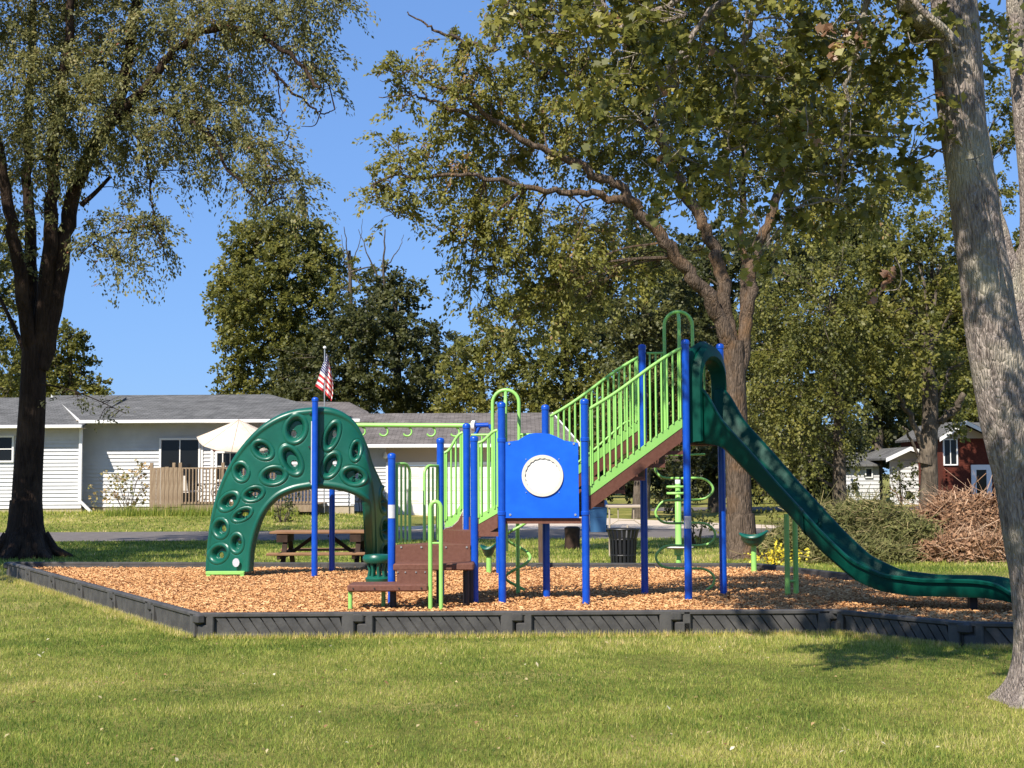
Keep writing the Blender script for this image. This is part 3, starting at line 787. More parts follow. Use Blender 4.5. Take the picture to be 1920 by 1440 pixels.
# thin vines and dead twigs against the trunk
for pts, r_ in (([(1781, 75), (1795, 150), (1812, 240), (1838, 330), (1862, 430), (1885, 520), (1900, 600)], .007),
                ([(1868, 330), (1876, 420), (1872, 500), (1880, 590)], .005), ([(1812, 300), (1830, 297), (1845, 288)], .006),
                ([(1615, 140), (1598, 190), (1594, 250), (1590, 285)], .005), ([(1240, 310), (1265, 290), (1290, 262)], .005),
                ([(1372, 360), (1368, 320), (1375, 300)], .005), ([(1388, 385), (1415, 405), (1428, 440), (1420, 455)], .005),
                ([(1678, 482), (1690, 510), (1685, 540), (1662, 545)], .005), ([(1510, 200), (1515, 240), (1508, 262)], .006)):
    P_ = cr([at(p[0], p[1], Z - .6) for p in pts], 4); wd.tube(P_, r_, 5, True, r_ * .5)
LV = Leaves()
B = mk(Z, [(960, 8, 40, 26, 0, .9), (1030, 20, 60, 32, .3), (1020, 62, 36, 26, .3, .8), (1100, 40, 60, 40, 0), (1060, 95, 40, 22, .5, .6), (1180, 50, 60, 45, .4), (1250, 40, 60, 45, 0), (1170, 110, 50, 28, -.5), (1250, 100, 55, 25, -.6, 1.2), (1330, 60, 60, 50, .6), (1410, 50, 60, 50, -.3), (1490, 60, 60, 50, .4), (1560, 50, 55, 50, 0),
           (1180, 205, 50, 22, -.4), (1260, 215, 50, 30, -.5), (1320, 235, 40, 30, .3), (1230, 165, 40, 30, .4, .7), (1310, 150, 60, 45, .7), (1400, 140, 60, 50, .5), (1480, 150, 60, 50, .2), (1560, 150, 60, 50, .6), (1640, 90, 45, 50, .2), (1660, 30, 60, 40, -.3), (1720, 30, 40, 25, -.2, .7),
           (1400, 240, 60, 45, .3), (1480, 250, 60, 45, -.2), (1560, 250, 55, 50, .5), (1620, 200, 45, 45, 0), (1660, 150, 36, 36, .3), (1690, 130, 30, 30, 0, .7), (1700, 200, 26, 40, 0, .8), (1715, 260, 24, 40, 0, .8), (1672, 240, 36, 40, 0), (1740, 90, 16, 16, -.2, .7),
           (1280, 300, 36, 26, -.4, .7), (1340, 320, 45, 30, -.4), (1300, 350, 36, 22, -.3, .8), (1260, 345, 26, 14, -.3, .6), (1380, 380, 36, 26, .3, .7), (1430, 320, 45, 35, .4), (1510, 330, 50, 35, .4), (1590, 320, 45, 40, .6), (1650, 300, 36, 40, .4), (1600, 400, 36, 26, .5, .6), (1470, 390, 30, 22, .4, .5), (1710, 310, 12, 16, 0, .6), (1425, 470, 14, 18, .2, .4),
           (1870, 130, 16, 14, 1, .6), (1895, 60, 30, 24, 1, .7)])
up_ = []
for _ in range(18):  # unseen upper crown, set back so that it shades slide and tower
    up_.append((rs.uniform(1000, 2050), rs.uniform(-720, -30), rs.uniform(80, 130), rs.uniform(60, 90), rs.uniform(.2, 3.6), .45))
B += mk(Z, up_)
for _ in range(30):  # unseen blobs added to dapple the tower, slide and chips with shade
    y_ = rs.uniform(9.6, 13.6)
    B.append((Vector((rs.uniform(-.7, 2.9), y_, 1.6 + .342 * y_ + rs.uniform(.62, 1.7))), .6, .6, .35, .55))
for q_ in ((1.5, 6.5, 5.3), (1.75, 6.9, 5.0), (1.3, 6.1, 5.6), (2.35, 8.2, 5.7), (2.6, 8.3, 6.4), (2.1, 7.6, 5.5), (2.5, 8.0, 6.9)): B.append((Vector(q_) + Vector(rs.normal(0, .08, 3)), .30, .3, .26, 1.0))  # leaf clusters added above the frame to throw shade on the trunk
for _ in range(7): B.append((Vector((rs.uniform(.1, 1.9), rs.uniform(7.6, 8.5), rs.uniform(5.1, 5.8))), .42, .3, .25, 1.1))  # clusters added out of view to shade the front right lawn
blobs_foliage(LV, wd, B, lims, rs, .056, 22, .26, .5, .04, 250, .50, .005, shell=.6)
B = mk(Z - .2, [(1565, 62, 8, 12, 0, 1.5), (1490, 225, 8, 14, 0, 1.2), (1670, 525, 12, 10, 0, 1.2)])
blobs_foliage(LV, None, B, lims, rs, .06, 8, .12, .7, .02, 120, 1.2, .005)
wd.build('branches', M['bark3'], T3, 60)
link_mesh('crown', LV.mesh('crown', M['leafC'], lobed=True), T3)

# second pale trunk behind it, at the frame's edge
rs = np.random.RandomState(33)
wd = MB(); lims = []; Z = 17.5
Lm([(1960, 1110), (1955, 900), (1945, 760), (1925, 640), (1900, 520), (1872, 420), (1850, 300), (1835, 160)], .26, .04, Z, sides=14, wob=.01)
Lm([(1925, 640), (1935, 400), (1918, 200), (1905, 40), (1900, -100)], .17, .10, Z, sides=12)
Lm([(1900, 520), (1912, 470), (1940, 430)], .05, .03, Z)
LV = Leaves()
B = mk(Z, [(1890, 40, 40, 40), (1875, 110, 16, 24, 0, .6), (1900, -80, 120, 60), (1990, 60, 80, 80), (2020, 200, 80, 90)])
blobs_foliage(LV, wd, B, lims, rs, .09, 16, .35, .4, .05, 120, .40, .006)
tree('tall_maple_tree', tuple(at(1960, 1110, Z)), 'partly hidden grey trunk rising just behind the leaning foreground tree at the right edge', wd, LV, M['bark3'], M['leafC'], wr=.5)

# ------------------------------------------------------------------ trees farther back
def far_tree(name, base_px, Z, trunk_top, tr_r, blobs, label, lm, seed, leaf=.17, dens=30, nl=34, tint=.45, bark='bark4', limbs_=(), droop=.25, length=.75, jit=.085, basez=0.0, sh=.45):
    dens *= .88; rq = np.random.RandomState(seed + 500)
    blobs = [(b[0] + rq.normal(0, b[2] * .12), b[1] + rq.normal(0, b[3] * .12), b[2] * rq.uniform(.75, 1.15), b[3] * rq.uniform(.7, 1.1)) + tuple(b[4:]) for b in blobs]
    rs = np.random.RandomState(seed)
    global wd, lims
    wd = MB(); lims = []
    bx = at(base_px, 900, Z); base = Vector((bx.x, Z, basez))
    tt = at(trunk_top[0], trunk_top[1], Z)
    lims.append(limb(wd, [base - Vector((0, 0, .2)), base.lerp(tt, .5) + Vector((.1, 0, 0)), tt], tr_r, tr_r * .35, sides=9))
    for pts, r0, r1 in limbs_: Lm(pts, r0, r1, Z, -.5, wob=.03)
    LV = Leaves()
    blobs_foliage(LV, wd, mk(Z, blobs), lims, rs, leaf, nl, length, droop, jit, dens, tint, .02, shell=sh)
    return tree(name, tuple(base), label, wd, LV, M[bark], M[lm], wr=.40, group='trees beyond the lawn')

far_tree('linden_tree', 530, 82, (530, 450), .45,
         [(520, 420, 55, 30), (490, 450, 60, 35), (570, 450, 55, 40), (450, 490, 45, 40), (520, 500, 75, 45, -2), (600, 490, 50, 40), (440, 560, 42, 45), (510, 570, 80, 50, -2), (590, 560, 60, 50, -1), (455, 620, 40, 40), (530, 640, 80, 45, -2), (600, 640, 60, 40), (460, 680, 42, 26), (450, 715, 40, 18), (530, 710, 80, 40, -1), (480, 735, 60, 20), (640, 520, 25, 35, 0, .6)],
         'tall round crowned tree standing against the sky behind the white house roof', 'leafE', 41, leaf=.20, dens=56, tint=.45, length=.9)
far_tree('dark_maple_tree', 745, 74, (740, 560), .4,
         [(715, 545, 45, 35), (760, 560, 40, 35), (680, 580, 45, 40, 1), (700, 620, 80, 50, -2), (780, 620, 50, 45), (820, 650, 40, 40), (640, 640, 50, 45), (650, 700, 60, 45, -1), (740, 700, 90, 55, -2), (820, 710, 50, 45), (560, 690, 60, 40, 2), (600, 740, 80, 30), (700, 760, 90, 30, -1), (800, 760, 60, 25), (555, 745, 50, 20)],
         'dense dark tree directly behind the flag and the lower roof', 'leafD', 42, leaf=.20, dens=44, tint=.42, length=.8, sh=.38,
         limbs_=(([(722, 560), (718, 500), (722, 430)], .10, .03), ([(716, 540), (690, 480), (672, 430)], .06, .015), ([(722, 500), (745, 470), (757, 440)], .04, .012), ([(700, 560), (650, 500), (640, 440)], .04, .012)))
far_tree('thin_crowned_tree', 660, 78, (655, 470), .25,
         [(655, 500, 35, 20, 0, .45), (690, 520, 30, 20, 0, .4), (730, 515, 30, 16, 0, .45), (640, 540, 30, 20, 0, .5)],
         'sparse tree showing bare twigs between the round tree and the dark tree', 'leafE', 43, leaf=.20, dens=22, tint=.45,
         limbs_=(([(655, 520), (650, 470), (645, 425)], .06, .02), ([(655, 500), (672, 460), (680, 410)], .04, .01)))
far_tree('hedgerow_tree', 905, 68, (900, 660), .3,
         [(870, 670, 50, 35), (920, 650, 45, 35), (960, 640, 40, 30), (860, 720, 50, 35, -1), (930, 700, 60, 40, -1), (1000, 680, 50, 45), (900, 760, 70, 30, -1), (980, 750, 60, 35), (840, 765, 40, 20)],
         'yellowish green bushy tree rising behind the garage roof', 'leafE', 44, leaf=.17, dens=48, tint=.55, length=.6)
far_tree('young_ash_tree', 1060, 64, (1060, 600), .3,
         [(1010, 560, 50, 40), (1060, 530, 50, 40), (1110, 550, 50, 40), (1040, 620, 50, 40), (1090, 600, 50, 45), (1060, 670, 60, 45, -1), (1120, 680, 55, 50), (1050, 730, 60, 40), (1130, 750, 55, 45, -1), (1000, 600, 45, 35, 1, .7), (960, 560, 40, 30, 1, .6), (1060, 770, 70, 30)],
         'leafy tree behind the lower deck arch, right of the yellowish bushy tree', 'leafE', 45, leaf=.17, dens=44, tint=.45, length=.6)
far_tree('back_elm_tree', 1200, 50, (1210, 450), .35,
         [(1100, 500, 60, 40), (1170, 480, 60, 45), (1230, 500, 60, 45), (1130, 560, 60, 45), (1210, 570, 70, 50, -1), (1180, 640, 70, 50), (1250, 640, 60, 50), (1190, 710, 70, 45, -1), (1270, 720, 60, 50), (1180, 780, 60, 40), (1250, 800, 60, 40), (1200, 850, 60, 30, 0, .8), (1160, 420, 60, 40, 1)],
         'broad tree filling the space behind the long stair railing', 'leafD', 46, leaf=.14, dens=62, tint=.62, length=.5)
far_tree('weeping_cedar_tree', 1572, 43, (1560, 560), .26,
         [(1500, 520, 70, 45), (1570, 510, 60, 45), (1450, 580, 60, 50), (1540, 590, 80, 50, -1), (1610, 570, 50, 45), (1440, 650, 60, 50), (1520, 670, 80, 50, -1), (1600, 660, 60, 50), (1450, 730, 60, 45), (1530, 750, 70, 45, -1), (1480, 800, 60, 35, -1), (1440, 850, 45, 35), (1500, 860, 40, 30, -1), (1550, 820, 40, 30, 0, .8), (1460, 900, 40, 25, 0, .7), (1420, 780, 36, 60, 1)],
         'feathery drooping tree with a bare lower trunk between the slide and the white house', 'leafE', 47, leaf=.10, dens=100, nl=30, tint=.42, droop=.9, length=.75, jit=.07)
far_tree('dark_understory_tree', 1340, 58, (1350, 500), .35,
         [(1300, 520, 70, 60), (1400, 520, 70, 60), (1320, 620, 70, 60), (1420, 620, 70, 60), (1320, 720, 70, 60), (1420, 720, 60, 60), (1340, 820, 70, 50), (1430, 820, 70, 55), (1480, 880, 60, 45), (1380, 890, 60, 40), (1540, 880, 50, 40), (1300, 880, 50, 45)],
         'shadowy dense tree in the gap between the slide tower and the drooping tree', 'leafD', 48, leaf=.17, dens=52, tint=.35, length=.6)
far_tree('lopped_maple_tree', 1738, 44, (1735, 690), .36,
         [(1640, 480, 60, 45), (1700, 450, 60, 50), (1760, 480, 50, 50), (1660, 560, 60, 50), (1730, 560, 60, 45), (1790, 570, 50, 45), (1680, 640, 70, 45, -1), (1760, 650, 50, 40, 1, .7), (1640, 700, 60, 35, -1), (1800, 680, 40, 45, 1, .8), (1700, 700, 40, 25, -1, .8), (1640, 400, 60, 40, 1, .8), (1750, 400, 50, 40, 1, .7), (1800, 780, 36, 30, 1, .7)],
         'tree with cut back limb stubs between the white cottage and the brick house', 'leafE', 49, leaf=.13, dens=62, tint=.50, length=.5,
         limbs_=(([(1735, 870), (1745, 760), (1742, 690), (1745, 655)], .30, .13), ([(1740, 830), (1760, 790), (1790, 770), (1808, 738)], .13, .10), ([(1735, 860), (1715, 800), (1695, 760), (1680, 720)], .13, .05), ([(1752, 760), (1765, 730), (1782, 700)], .06, .03), ([(1730, 880), (1705, 820), (1693, 800)], .06, .03)))
far_tree('tall_oak_tree', 1830, 76, (1830, 350), .4,
         [(1880, 190, 50, 45), (1890, 260, 50, 40), (1760, 330, 45, 40, 0, .6), (1800, 430, 60, 50), (1880, 360, 50, 45, 0, .7), (1790, 520, 60, 60), (1700, 350, 50, 40, 0, .5), (1780, 620, 70, 60), (1790, 710, 60, 60), (1860, 700, 60, 60), (1850, 770, 60, 40), (1900, 480, 50, 60), (1930, 600, 60, 60), (1930, 740, 60, 60), (1940, 840, 50, 60), (1700, 760, 60, 30, 3)],
         'tall tree rising behind the brick house roof', 'leafE', 50, leaf=.18, dens=40, tint=.40, length=.7)
far_tree('wooded_lot_tree', 1640, 76, (1650, 500), .4,
         [(1560, 450, 80, 60), (1660, 500, 80, 60), (1600, 600, 90, 70), (1700, 620, 80, 70), (1620, 720, 80, 60), (1560, 760, 60, 50), (1650, 790, 60, 30), (1540, 830, 60, 40), (1610, 440, 60, 60)],
         'dark tree standing behind the white house roof', 'leafD', 51, leaf=.22, dens=42, tint=.35, length=.8)
far_tree('corner_maple_tree', 130, 70, (130, 640), .35,
         [(130, 640, 40, 30), (100, 680, 50, 40), (160, 690, 38, 40), (60, 700, 50, 40), (120, 730, 60, 25), (185, 730, 20, 20), (20, 690, 50, 45)],
         'rounded tree showing above the left end of the house roof', 'leafE', 52, leaf=.19, dens=46, tint=.40, length=.7)
far_tree('yard_oak_tree', -40, 60, (-20, 520), .35,
         [(0, 480, 50, 60), (20, 560, 40, 50), (0, 640, 50, 50), (-60, 550, 60, 80), (-60, 650, 60, 60), (20, 720, 40, 30)],
         'tree at the far left edge glimpsed behind the dark stems', 'leafE', 53, leaf=.16, dens=44, tint=.42, length=.6)
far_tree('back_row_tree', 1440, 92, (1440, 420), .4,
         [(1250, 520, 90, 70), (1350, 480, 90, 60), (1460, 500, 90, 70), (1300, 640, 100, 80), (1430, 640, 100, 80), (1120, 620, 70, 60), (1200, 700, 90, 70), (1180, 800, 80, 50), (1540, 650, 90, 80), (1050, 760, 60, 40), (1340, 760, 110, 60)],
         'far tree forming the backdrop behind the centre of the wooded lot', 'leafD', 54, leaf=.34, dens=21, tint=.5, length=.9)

far_tree('hedge_row', 1380, 73, (1380, 880), .15,  # dark mass: understory bushes plus the shade beneath the trees
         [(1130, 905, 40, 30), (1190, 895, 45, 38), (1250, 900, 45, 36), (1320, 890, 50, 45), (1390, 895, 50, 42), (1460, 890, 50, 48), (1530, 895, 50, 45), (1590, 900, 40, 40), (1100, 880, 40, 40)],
         'dark hedge mass of bushes and shade running behind the side road in the wooded lot', 'leafD', 58, leaf=.17, dens=80, tint=.25, length=.5)
far_tree('lot_edge_tree', 1500, 56, (1500, 700), .25,
         [(1420, 840, 60, 40), (1500, 800, 60, 50), (1560, 850, 50, 40), (1350, 860, 60, 40), (1600, 800, 40, 50), (1450, 760, 60, 40)],
         'low dark spreading tree beneath the feathery drooping one', 'leafD', 59, leaf=.13, dens=60, tint=.3, length=.5)
far_tree('yard_maple_tree', 1742, 60, (1745, 650), .3,  # tree added so that its crown shades the brick house
         [(1770, 600, 55, 45), (1805, 660, 50, 45), (1740, 660, 50, 40), (1835, 600, 50, 50), (1700, 700, 45, 35), (1825, 725, 40, 30), (1790, 540, 60, 50), (1850, 520, 50, 50), (1850, 680, 40, 40)],
         'leafy tree whose crown is set to shade the brick house', 'leafE', 57, leaf=.16, dens=60, tint=.42, length=.6)
far_tree('far_row_tree', 1180, 105, (1180, 700), .4,
         [(1120, 800, 70, 60), (1200, 790, 80, 70), (1280, 800, 70, 70), (1160, 870, 70, 30), (1260, 870, 70, 30)],
         'far low tree seen through the gap beneath the long stair', 'leafE', 55, leaf=.26, dens=40, tint=.5, length=.9)
far_tree('far_corner_tree', 1860, 100, (1860, 650), .4,
         [(1780, 700, 90, 80), (1880, 700, 90, 90), (1800, 800, 90, 70), (1900, 820, 90, 80), (1720, 800, 80, 70), (1640, 840, 80, 50), (1560, 860, 80, 50), (1480, 850, 90, 60), (1390, 850, 90, 60)],
         'dark far tree behind the gap between the white cottage and the brick house', 'leafD', 56, leaf=.36, dens=24, tint=.4, length=.9)
# tree outside the left edge whose shade falls on the back lawn
rs = np.random.RandomState(91)
wd = MB(); LV = Leaves(); c_ = Vector((-12.2, 21.0, 0))
lims = [limb(wd, [c_ - Vector((0, 0, .2)), c_ + Vector((.2, 0, 3)), c_ + Vector((0, .3, 6.5))], .3, .1)]
Bo = [(c_ + Vector((rs.uniform(-2.2, 2.4), rs.uniform(-2.5, 3.5), rs.uniform(4.2, 8.5))), 1.2, 1.2, .8, .8) for _ in range(16)]
Bo += [(c_ + Vector((rs.uniform(-3.4, .3), rs.uniform(0, 6.5), rs.uniform(6.5, 12))), 1.3, 1.3, .9, .8) for _ in range(14)]
blobs_foliage(LV, wd, Bo, lims, rs, .15, 18, .5, .4, .08, 48, .45, .01)
tree('shade_tree', tuple(c_), 'leafy tree just outside the left edge whose shade crosses the back lawn', wd, LV, M['bark1'], M['leafB'])

# ------------------------------------------------------------------ houses
def siding(x0, x1, z0, z1, y, pitch=.135, ret=True):
    mb = MB(); z = z0; i = 0
    while z < z1 - 1e-3:
        zt = min(z + pitch, z1)
        mb.add([(x0, y - .038, z), (x1, y - .038, z), (x1, y, zt), (x0, y, zt)], [(0, 1, 2, 3)])
        mb.add([(x0, y, z), (x1, y, z), (x1, y - .038, z), (x0, y - .038, z)], [(0, 1, 2, 3)])
        z = zt
    mb.add([(x0, y + .005, z0), (x1, y + .005, z0), (x1, y + .005, z1), (x0, y + .005, z1)], [(0, 1, 2, 3)])
    return mb
def window(parent, x0, x1, z0, z1, y, cols=2, rows=1, name='window', fr=.06, glass='glass'):
    f = MB()
    f.box(((x0 + x1) / 2, y - .02, z1 - fr / 2), (x1 - x0, .07, fr)); f.box(((x0 + x1) / 2, y - .02, z0 + fr / 2), (x1 - x0, .08, fr))
    for x in (x0 + fr / 2, x1 - fr / 2): f.box((x, y - .02, (z0 + z1) / 2), (fr, .07, z1 - z0 - 2 * fr))
    w = f.build(name, M['trim'], parent)
    mu = MB()
    for i in range(1, cols): mu.box((x0 + (x1 - x0) * i / cols, y - .015, (z0 + z1) / 2), (.035, .05, z1 - z0 - 2 * fr))
    for j in range(1, rows): mu.box(((x0 + x1) / 2, y - .013, z0 + (z1 - z0) * j / rows), (x1 - x0 - 2 * fr, .045, .035))
    if cols > 1 or rows > 1: mu.build('muntins', M['trim'], w)
    for i in range(cols):
        for j in range(rows):
            a0 = x0 + fr + (x1 - x0 - 2 * fr) * i / cols + .01; a1 = x0 + fr + (x1 - x0 - 2 * fr) * (i + 1) / cols - .01
            c0 = z0 + fr + (z1 - z0 - 2 * fr) * j / rows + .01; c1 = z0 + fr + (z1 - z0 - 2 * fr) * (j + 1) / rows - .01
            MB().box(((a0 + a1) / 2, y - .004, (c0 + c1) / 2), (a1 - a0, .008, c1 - c0)).build('pane', M[glass], w)
    return w
def X(px, Z): return at(px, 890, Z).x
def Zh(py, Z, px=960): return at(px, py, Z).z

HY = 50.0
house = thing('ranch_house', (X(400, HY), HY + 3, .3), 'long white sided ranch house with grey shingle roof behind the left side of the playground', 'house')
zb = .34
# main wall
xl, xr = X(152, HY), X(664, HY)
ze = Zh(790, HY, 300)
siding(xl, xr, zb + .18, ze - .02, HY).build('wall', M['siding'], house, 0)
MB().box(((xl + xr) / 2, HY + .05, zb), (xr - xl, .1, .5)).build('foundation', M['stone'], house)
MB().box((xr - .05, HY - .03, (zb + ze) / 2 + .1), (.14, .05, ze - zb - .25)).build('corner_trim', M['trim'], house)
MB().box(((xl + xr) / 2, HY - .33, ze + .02), (xr - xl, .66, .03)).build('soffit', M['tan_plastic'], house)
# main roof
eY = HY - .72; rY = 55.5
ea = at(150, 787, eY); eb = at(600, 787, eY); ra = at(97, 739, rY); rb = at(506, 742, rY)
eaz = (ea.z + eb.z) / 2; raz = (ra.z + rb.z) / 2
for p_ in (ea, eb): p_.z = eaz
for p_ in (ra, rb): p_.z = raz
eb2 = Vector((xr + .3, eY, eaz)); rb2 = Vector((xr - 3.2, rY, raz - .12))
MB().prism([ea, eb2, Vector((rb.x, rb.y, raz)), ra], (0, 0, -.09)).build('roof', M['roof'], house, 0)
MB().prism([ea + Vector((-.03, 0, .03)), ea + Vector((-.03, 0, -.16)), ra + Vector((-.03, 0, -.22)), ra + Vector((-.03, 0, .03))], (.05, -.12, 0)).build('rake_board', M['trim'], house)
gb = MB().box(((ea.x + eb2.x) / 2, eY - .06, eaz - .06), (eb2.x - ea.x, .12, .12), bev=.02); gb.build('gutter', M['trim'], house)
# lower roof beyond (brownish) between main roof and garage
MB().prism([at(500, 790, 56), at(700, 790, 56), at(690, 772, 60), at(655, 754, 63), at(500, 752, 63)], (0, 0, -.1)).build('rear_roof', M['roof2'], house, 0)
# left wing
WY = 49.3
wx0 = X(-60, WY); wx1 = X(153, WY); wze = Zh(801, WY, 60)
siding(wx0, wx1, zb + .15, wze - .02, WY).build('wall', M['siding'], house, 0)
MB().box(((wx0 + wx1) / 2, WY + .05, zb - .05), (wx1 - wx0, .1, .5)).build('foundation', M['stone'], house)
wa = at(-80, 800, WY - .5); wb = at(155, 797, WY - .5); wc = at(97, 745, WY + 5); wdd = at(-80, 748, WY + 5)
wa.z = wb.z
wdd.z = wc.z
MB().prism([wa, wb, Vector((wb.x, wc.y, wc.z)), wdd], (0, 0, -.08)).build('wing_roof', M['roof'], house, 0)
MB().box(((wa.x + wb.x) / 2, WY - .56, wb.z - .05), (wb.x - wa.x, .12, .12), bev=.02).build('gutter', M['trim'], house)
MB().box(((wa.x + wb.x) / 2, WY - .25, wb.z - .10), (wb.x - wa.x, .48, .03)).build('soffit', M['tan_plastic'], house)
dx = X(151, WY - .1); dsp = MB()
dsp.box((dx, WY - .12, (wb.z + zb) / 2 + .15), (.12, .09, wb.z - zb - .5), bev=.015)
dsp.prism([(dx - .06, WY - .16, zb + .42), (dx + .06, WY - .16, zb + .42), (dx + .5, WY - .16, zb - .02), (dx + .36, WY - .16, zb - .02)], (0, .09, 0))
dsp.build('downspout', M['trim'], house)
window(house, X(-30, WY), X(26, WY), Zh(862, WY), Zh(812, WY), WY - .03, 1, 2)
# sliding door with curtain
sd_ = window(house, X(299, HY), X(376, HY), Zh(948, HY), Zh(818, HY), HY - .03, 2, 1, 'sliding_door', .07)
MB().box((X(318, HY), HY - .012, Zh(900, HY)), (.28, .01, 1.4)).build('curtain', M['curtain'], house)
fx0, fx1 = X(404, HY), X(440, HY)
MB().box(((fx0 + fx1) / 2, HY - .03, Zh(832, HY)), (fx1 - fx0 + .2, .06, .42)).build('door_header', M['maroon'], house)
window(house, fx0, X(446, HY), Zh(900, HY), Zh(843, HY), HY - .03, 3, 2, 'window', .07)
for px_ in (378, 398, 492): MB().box((X(px_, HY), HY - .03, Zh(885, HY)), (.1, .05, 2.3)).build('trim_board', M['trim'], house)

# garage
GYd = 53.0
gar = thing('attached_garage', (X(860, GYd), GYd + 3, 0), 'white sided garage with panelled cream door and grey roof behind the overhead bar ladder', 'garage')
gx0, gx1 = X(650, GYd), X(1076, GYd); gz = Zh(838, GYd, 860)
d0, d1, dz1 = X(730, GYd), X(968, GYd), Zh(872, GYd, 850)
siding(gx0, d0 - .12, .25, gz, GYd).build('wall', M['siding'], gar, 0)
siding(d1 + .12, gx1, .25, gz, GYd).build('wall', M['siding'], gar, 0)
siding(d0 - .12, d1 + .12, dz1 + .1, gz, GYd, .6).build('header_wall', M['tan_plastic'], gar, 0)
MB().box(((gx0 + d0) / 2 - .06, GYd + .06, .1), (d0 - gx0 - .12, .1, .34)).build('foundation', M['stone'], gar)
MB().box((d0 - .06, GYd - .03, dz1 / 2), (.13, .06, dz1)).box((d1 + .06, GYd - .03, dz1 / 2), (.13, .06, dz1)).box(((d0 + d1) / 2, GYd - .031, dz1 + .06), (d1 - d0 + .25, .06, .12)).build('door_frame', M['trim'], gar)
gd = MB()
for j in range(4):
    h0 = .03 + (dz1 - .03) * j / 4; h1 = .03 + (dz1 - .03) * (j + 1) / 4 - .012
    gd.box(((d0 + d1) / 2, GYd + .02, (h0 + h1) / 2), (d1 - d0, .04, h1 - h0), bev=.005)
gdo = gd.build('garage_door', M['door_w'], gar)
pw = (d1 - d0) / 8 - .16; ph = dz1 / 4 - .16
pm = MB()
pm.box((0, 0, 0), (pw, .014, ph)); pm.box((0, -.008, 0), (pw - .09, .016, ph - .09), bev=.004)
pme = pm.mesh('door_panel', M['door_w'], 35)
for j in range(4):
    for i in range(8):
        piece('door_panel', pme, gdo, (d0 + (d1 - d0) * (i + .5) / 8, GYd - .004, .03 + (dz1 - .03) * (j + .5) / 4))
ga = at(640, 832, GYd - .5); gb_ = at(1084, 832, GYd - .5); gc = at(1034, 775, GYd + 5); gd_ = at(640, 774, GYd + 5)
ga.z = gb_.z = (ga.z + gb_.z) / 2; gc.z = gd_.z = (gc.z + gd_.z) / 2
MB().prism([ga, gb_, gc, gd_], (0, 0, -.09)).build('roof', M['roof2'], gar, 0)
MB().prism([gb_ + Vector((.02, 0, -.12)), gb_ + Vector((.02, 0, .01)), gc + Vector((.02, 0, .01)), gc + Vector((.02, 0, -.2))], (.05, 0, 0)).build('rake_board', M['trim'], gar)
MB().box(((ga.x + gb_.x) / 2, GYd - .56, ga.z - .08), (gb_.x - ga.x, .12, .14), bev=.02).build('gutter', M['trim'], gar)
MB().box(((ga.x + gb_.x) / 2, GYd - .25, ga.z - .12), (gb_.x - ga.x, .48, .03)).build('soffit', M['tan_plastic'], gar)
lt = MB(); lt.lathe(at(722, 852, GYd - .1), [(.03, .1), (.09, 0), (.1, -.1), (.04, -.16)], 10); lt.build('wall_lamp', M['trim'], gar)
# far side wall so the block is closed
MB().box((gx1 - .02, GYd + 4, gz / 2), (.04, 8, gz)).build('side_wall', M['siding'], gar, 0)

# wooden deck
DY = 47.2
dk = thing('wooden_deck', (X(400, DY), DY, .3), 'weathered wooden deck with picket railing attached to the white house', 'deck')
dx0, dx1 = X(283, DY), X(592, DY); dfz = Zh(946, DY, 400); drz = Zh(876, DY, 400)
nbd = 14
bm_ = MB().box((0, 0, 0), (dx1 - dx0, .19, .035)).mesh('deck_board', M['deckwood'], 35)
for i in range(nbd): piece('deck_board', bm_, dk, ((dx0 + dx1) / 2, DY + .1 + i * .2, dfz - .02))
MB().box(((dx0 + dx1) / 2, DY - .02, dfz - .14), (dx1 - dx0, .04, .24)).build('rim_board', M['deckwood'], dk)
for px_ in (284, 326, 338, 418, 500, 590):
    MB().box((X(px_, DY), DY + .02, (drz + .12 + .2) / 2), (.1, .1, drz + .2 - .2)).build('post', M['deckwood'], dk)
x_ = dx0 + .05; pvs = MB().box((0, 0, 0), (.135, .02, drz - dfz + .1)).mesh('privacy_board', M['deckwood'], 35)
rr_ = random.Random(4)
while x_ < X(334, DY):
    piece('privacy_board', pvs, dk, (x_ + .07, DY - .05 - rr_.random() * .01, (drz + dfz) / 2 - .04), (0, 0, 0), (1, 1, 1 + rr_.uniform(-.03, .03))); x_ += .145
bal = MB().box((0, 0, 0), (.042, .035, drz - dfz - .06)).mesh('baluster', M['deckwood'], 35)
x_ = X(343, DY)
while x_ < dx1 - .05:
    piece('baluster', bal, dk, (x_, DY - .045, (drz + dfz) / 2)); x_ += .115
MB().box(((X(338, DY) + dx1) / 2, DY, drz - .03), (dx1 - X(338, DY), .09, .045)).build('top_rail', M['deckwood'], dk)
MB().box(((X(338, DY) + dx1) / 2, DY, dfz + .06), (dx1 - X(338, DY), .05, .07)).build('bottom_rail', M['deckwood'], dk)
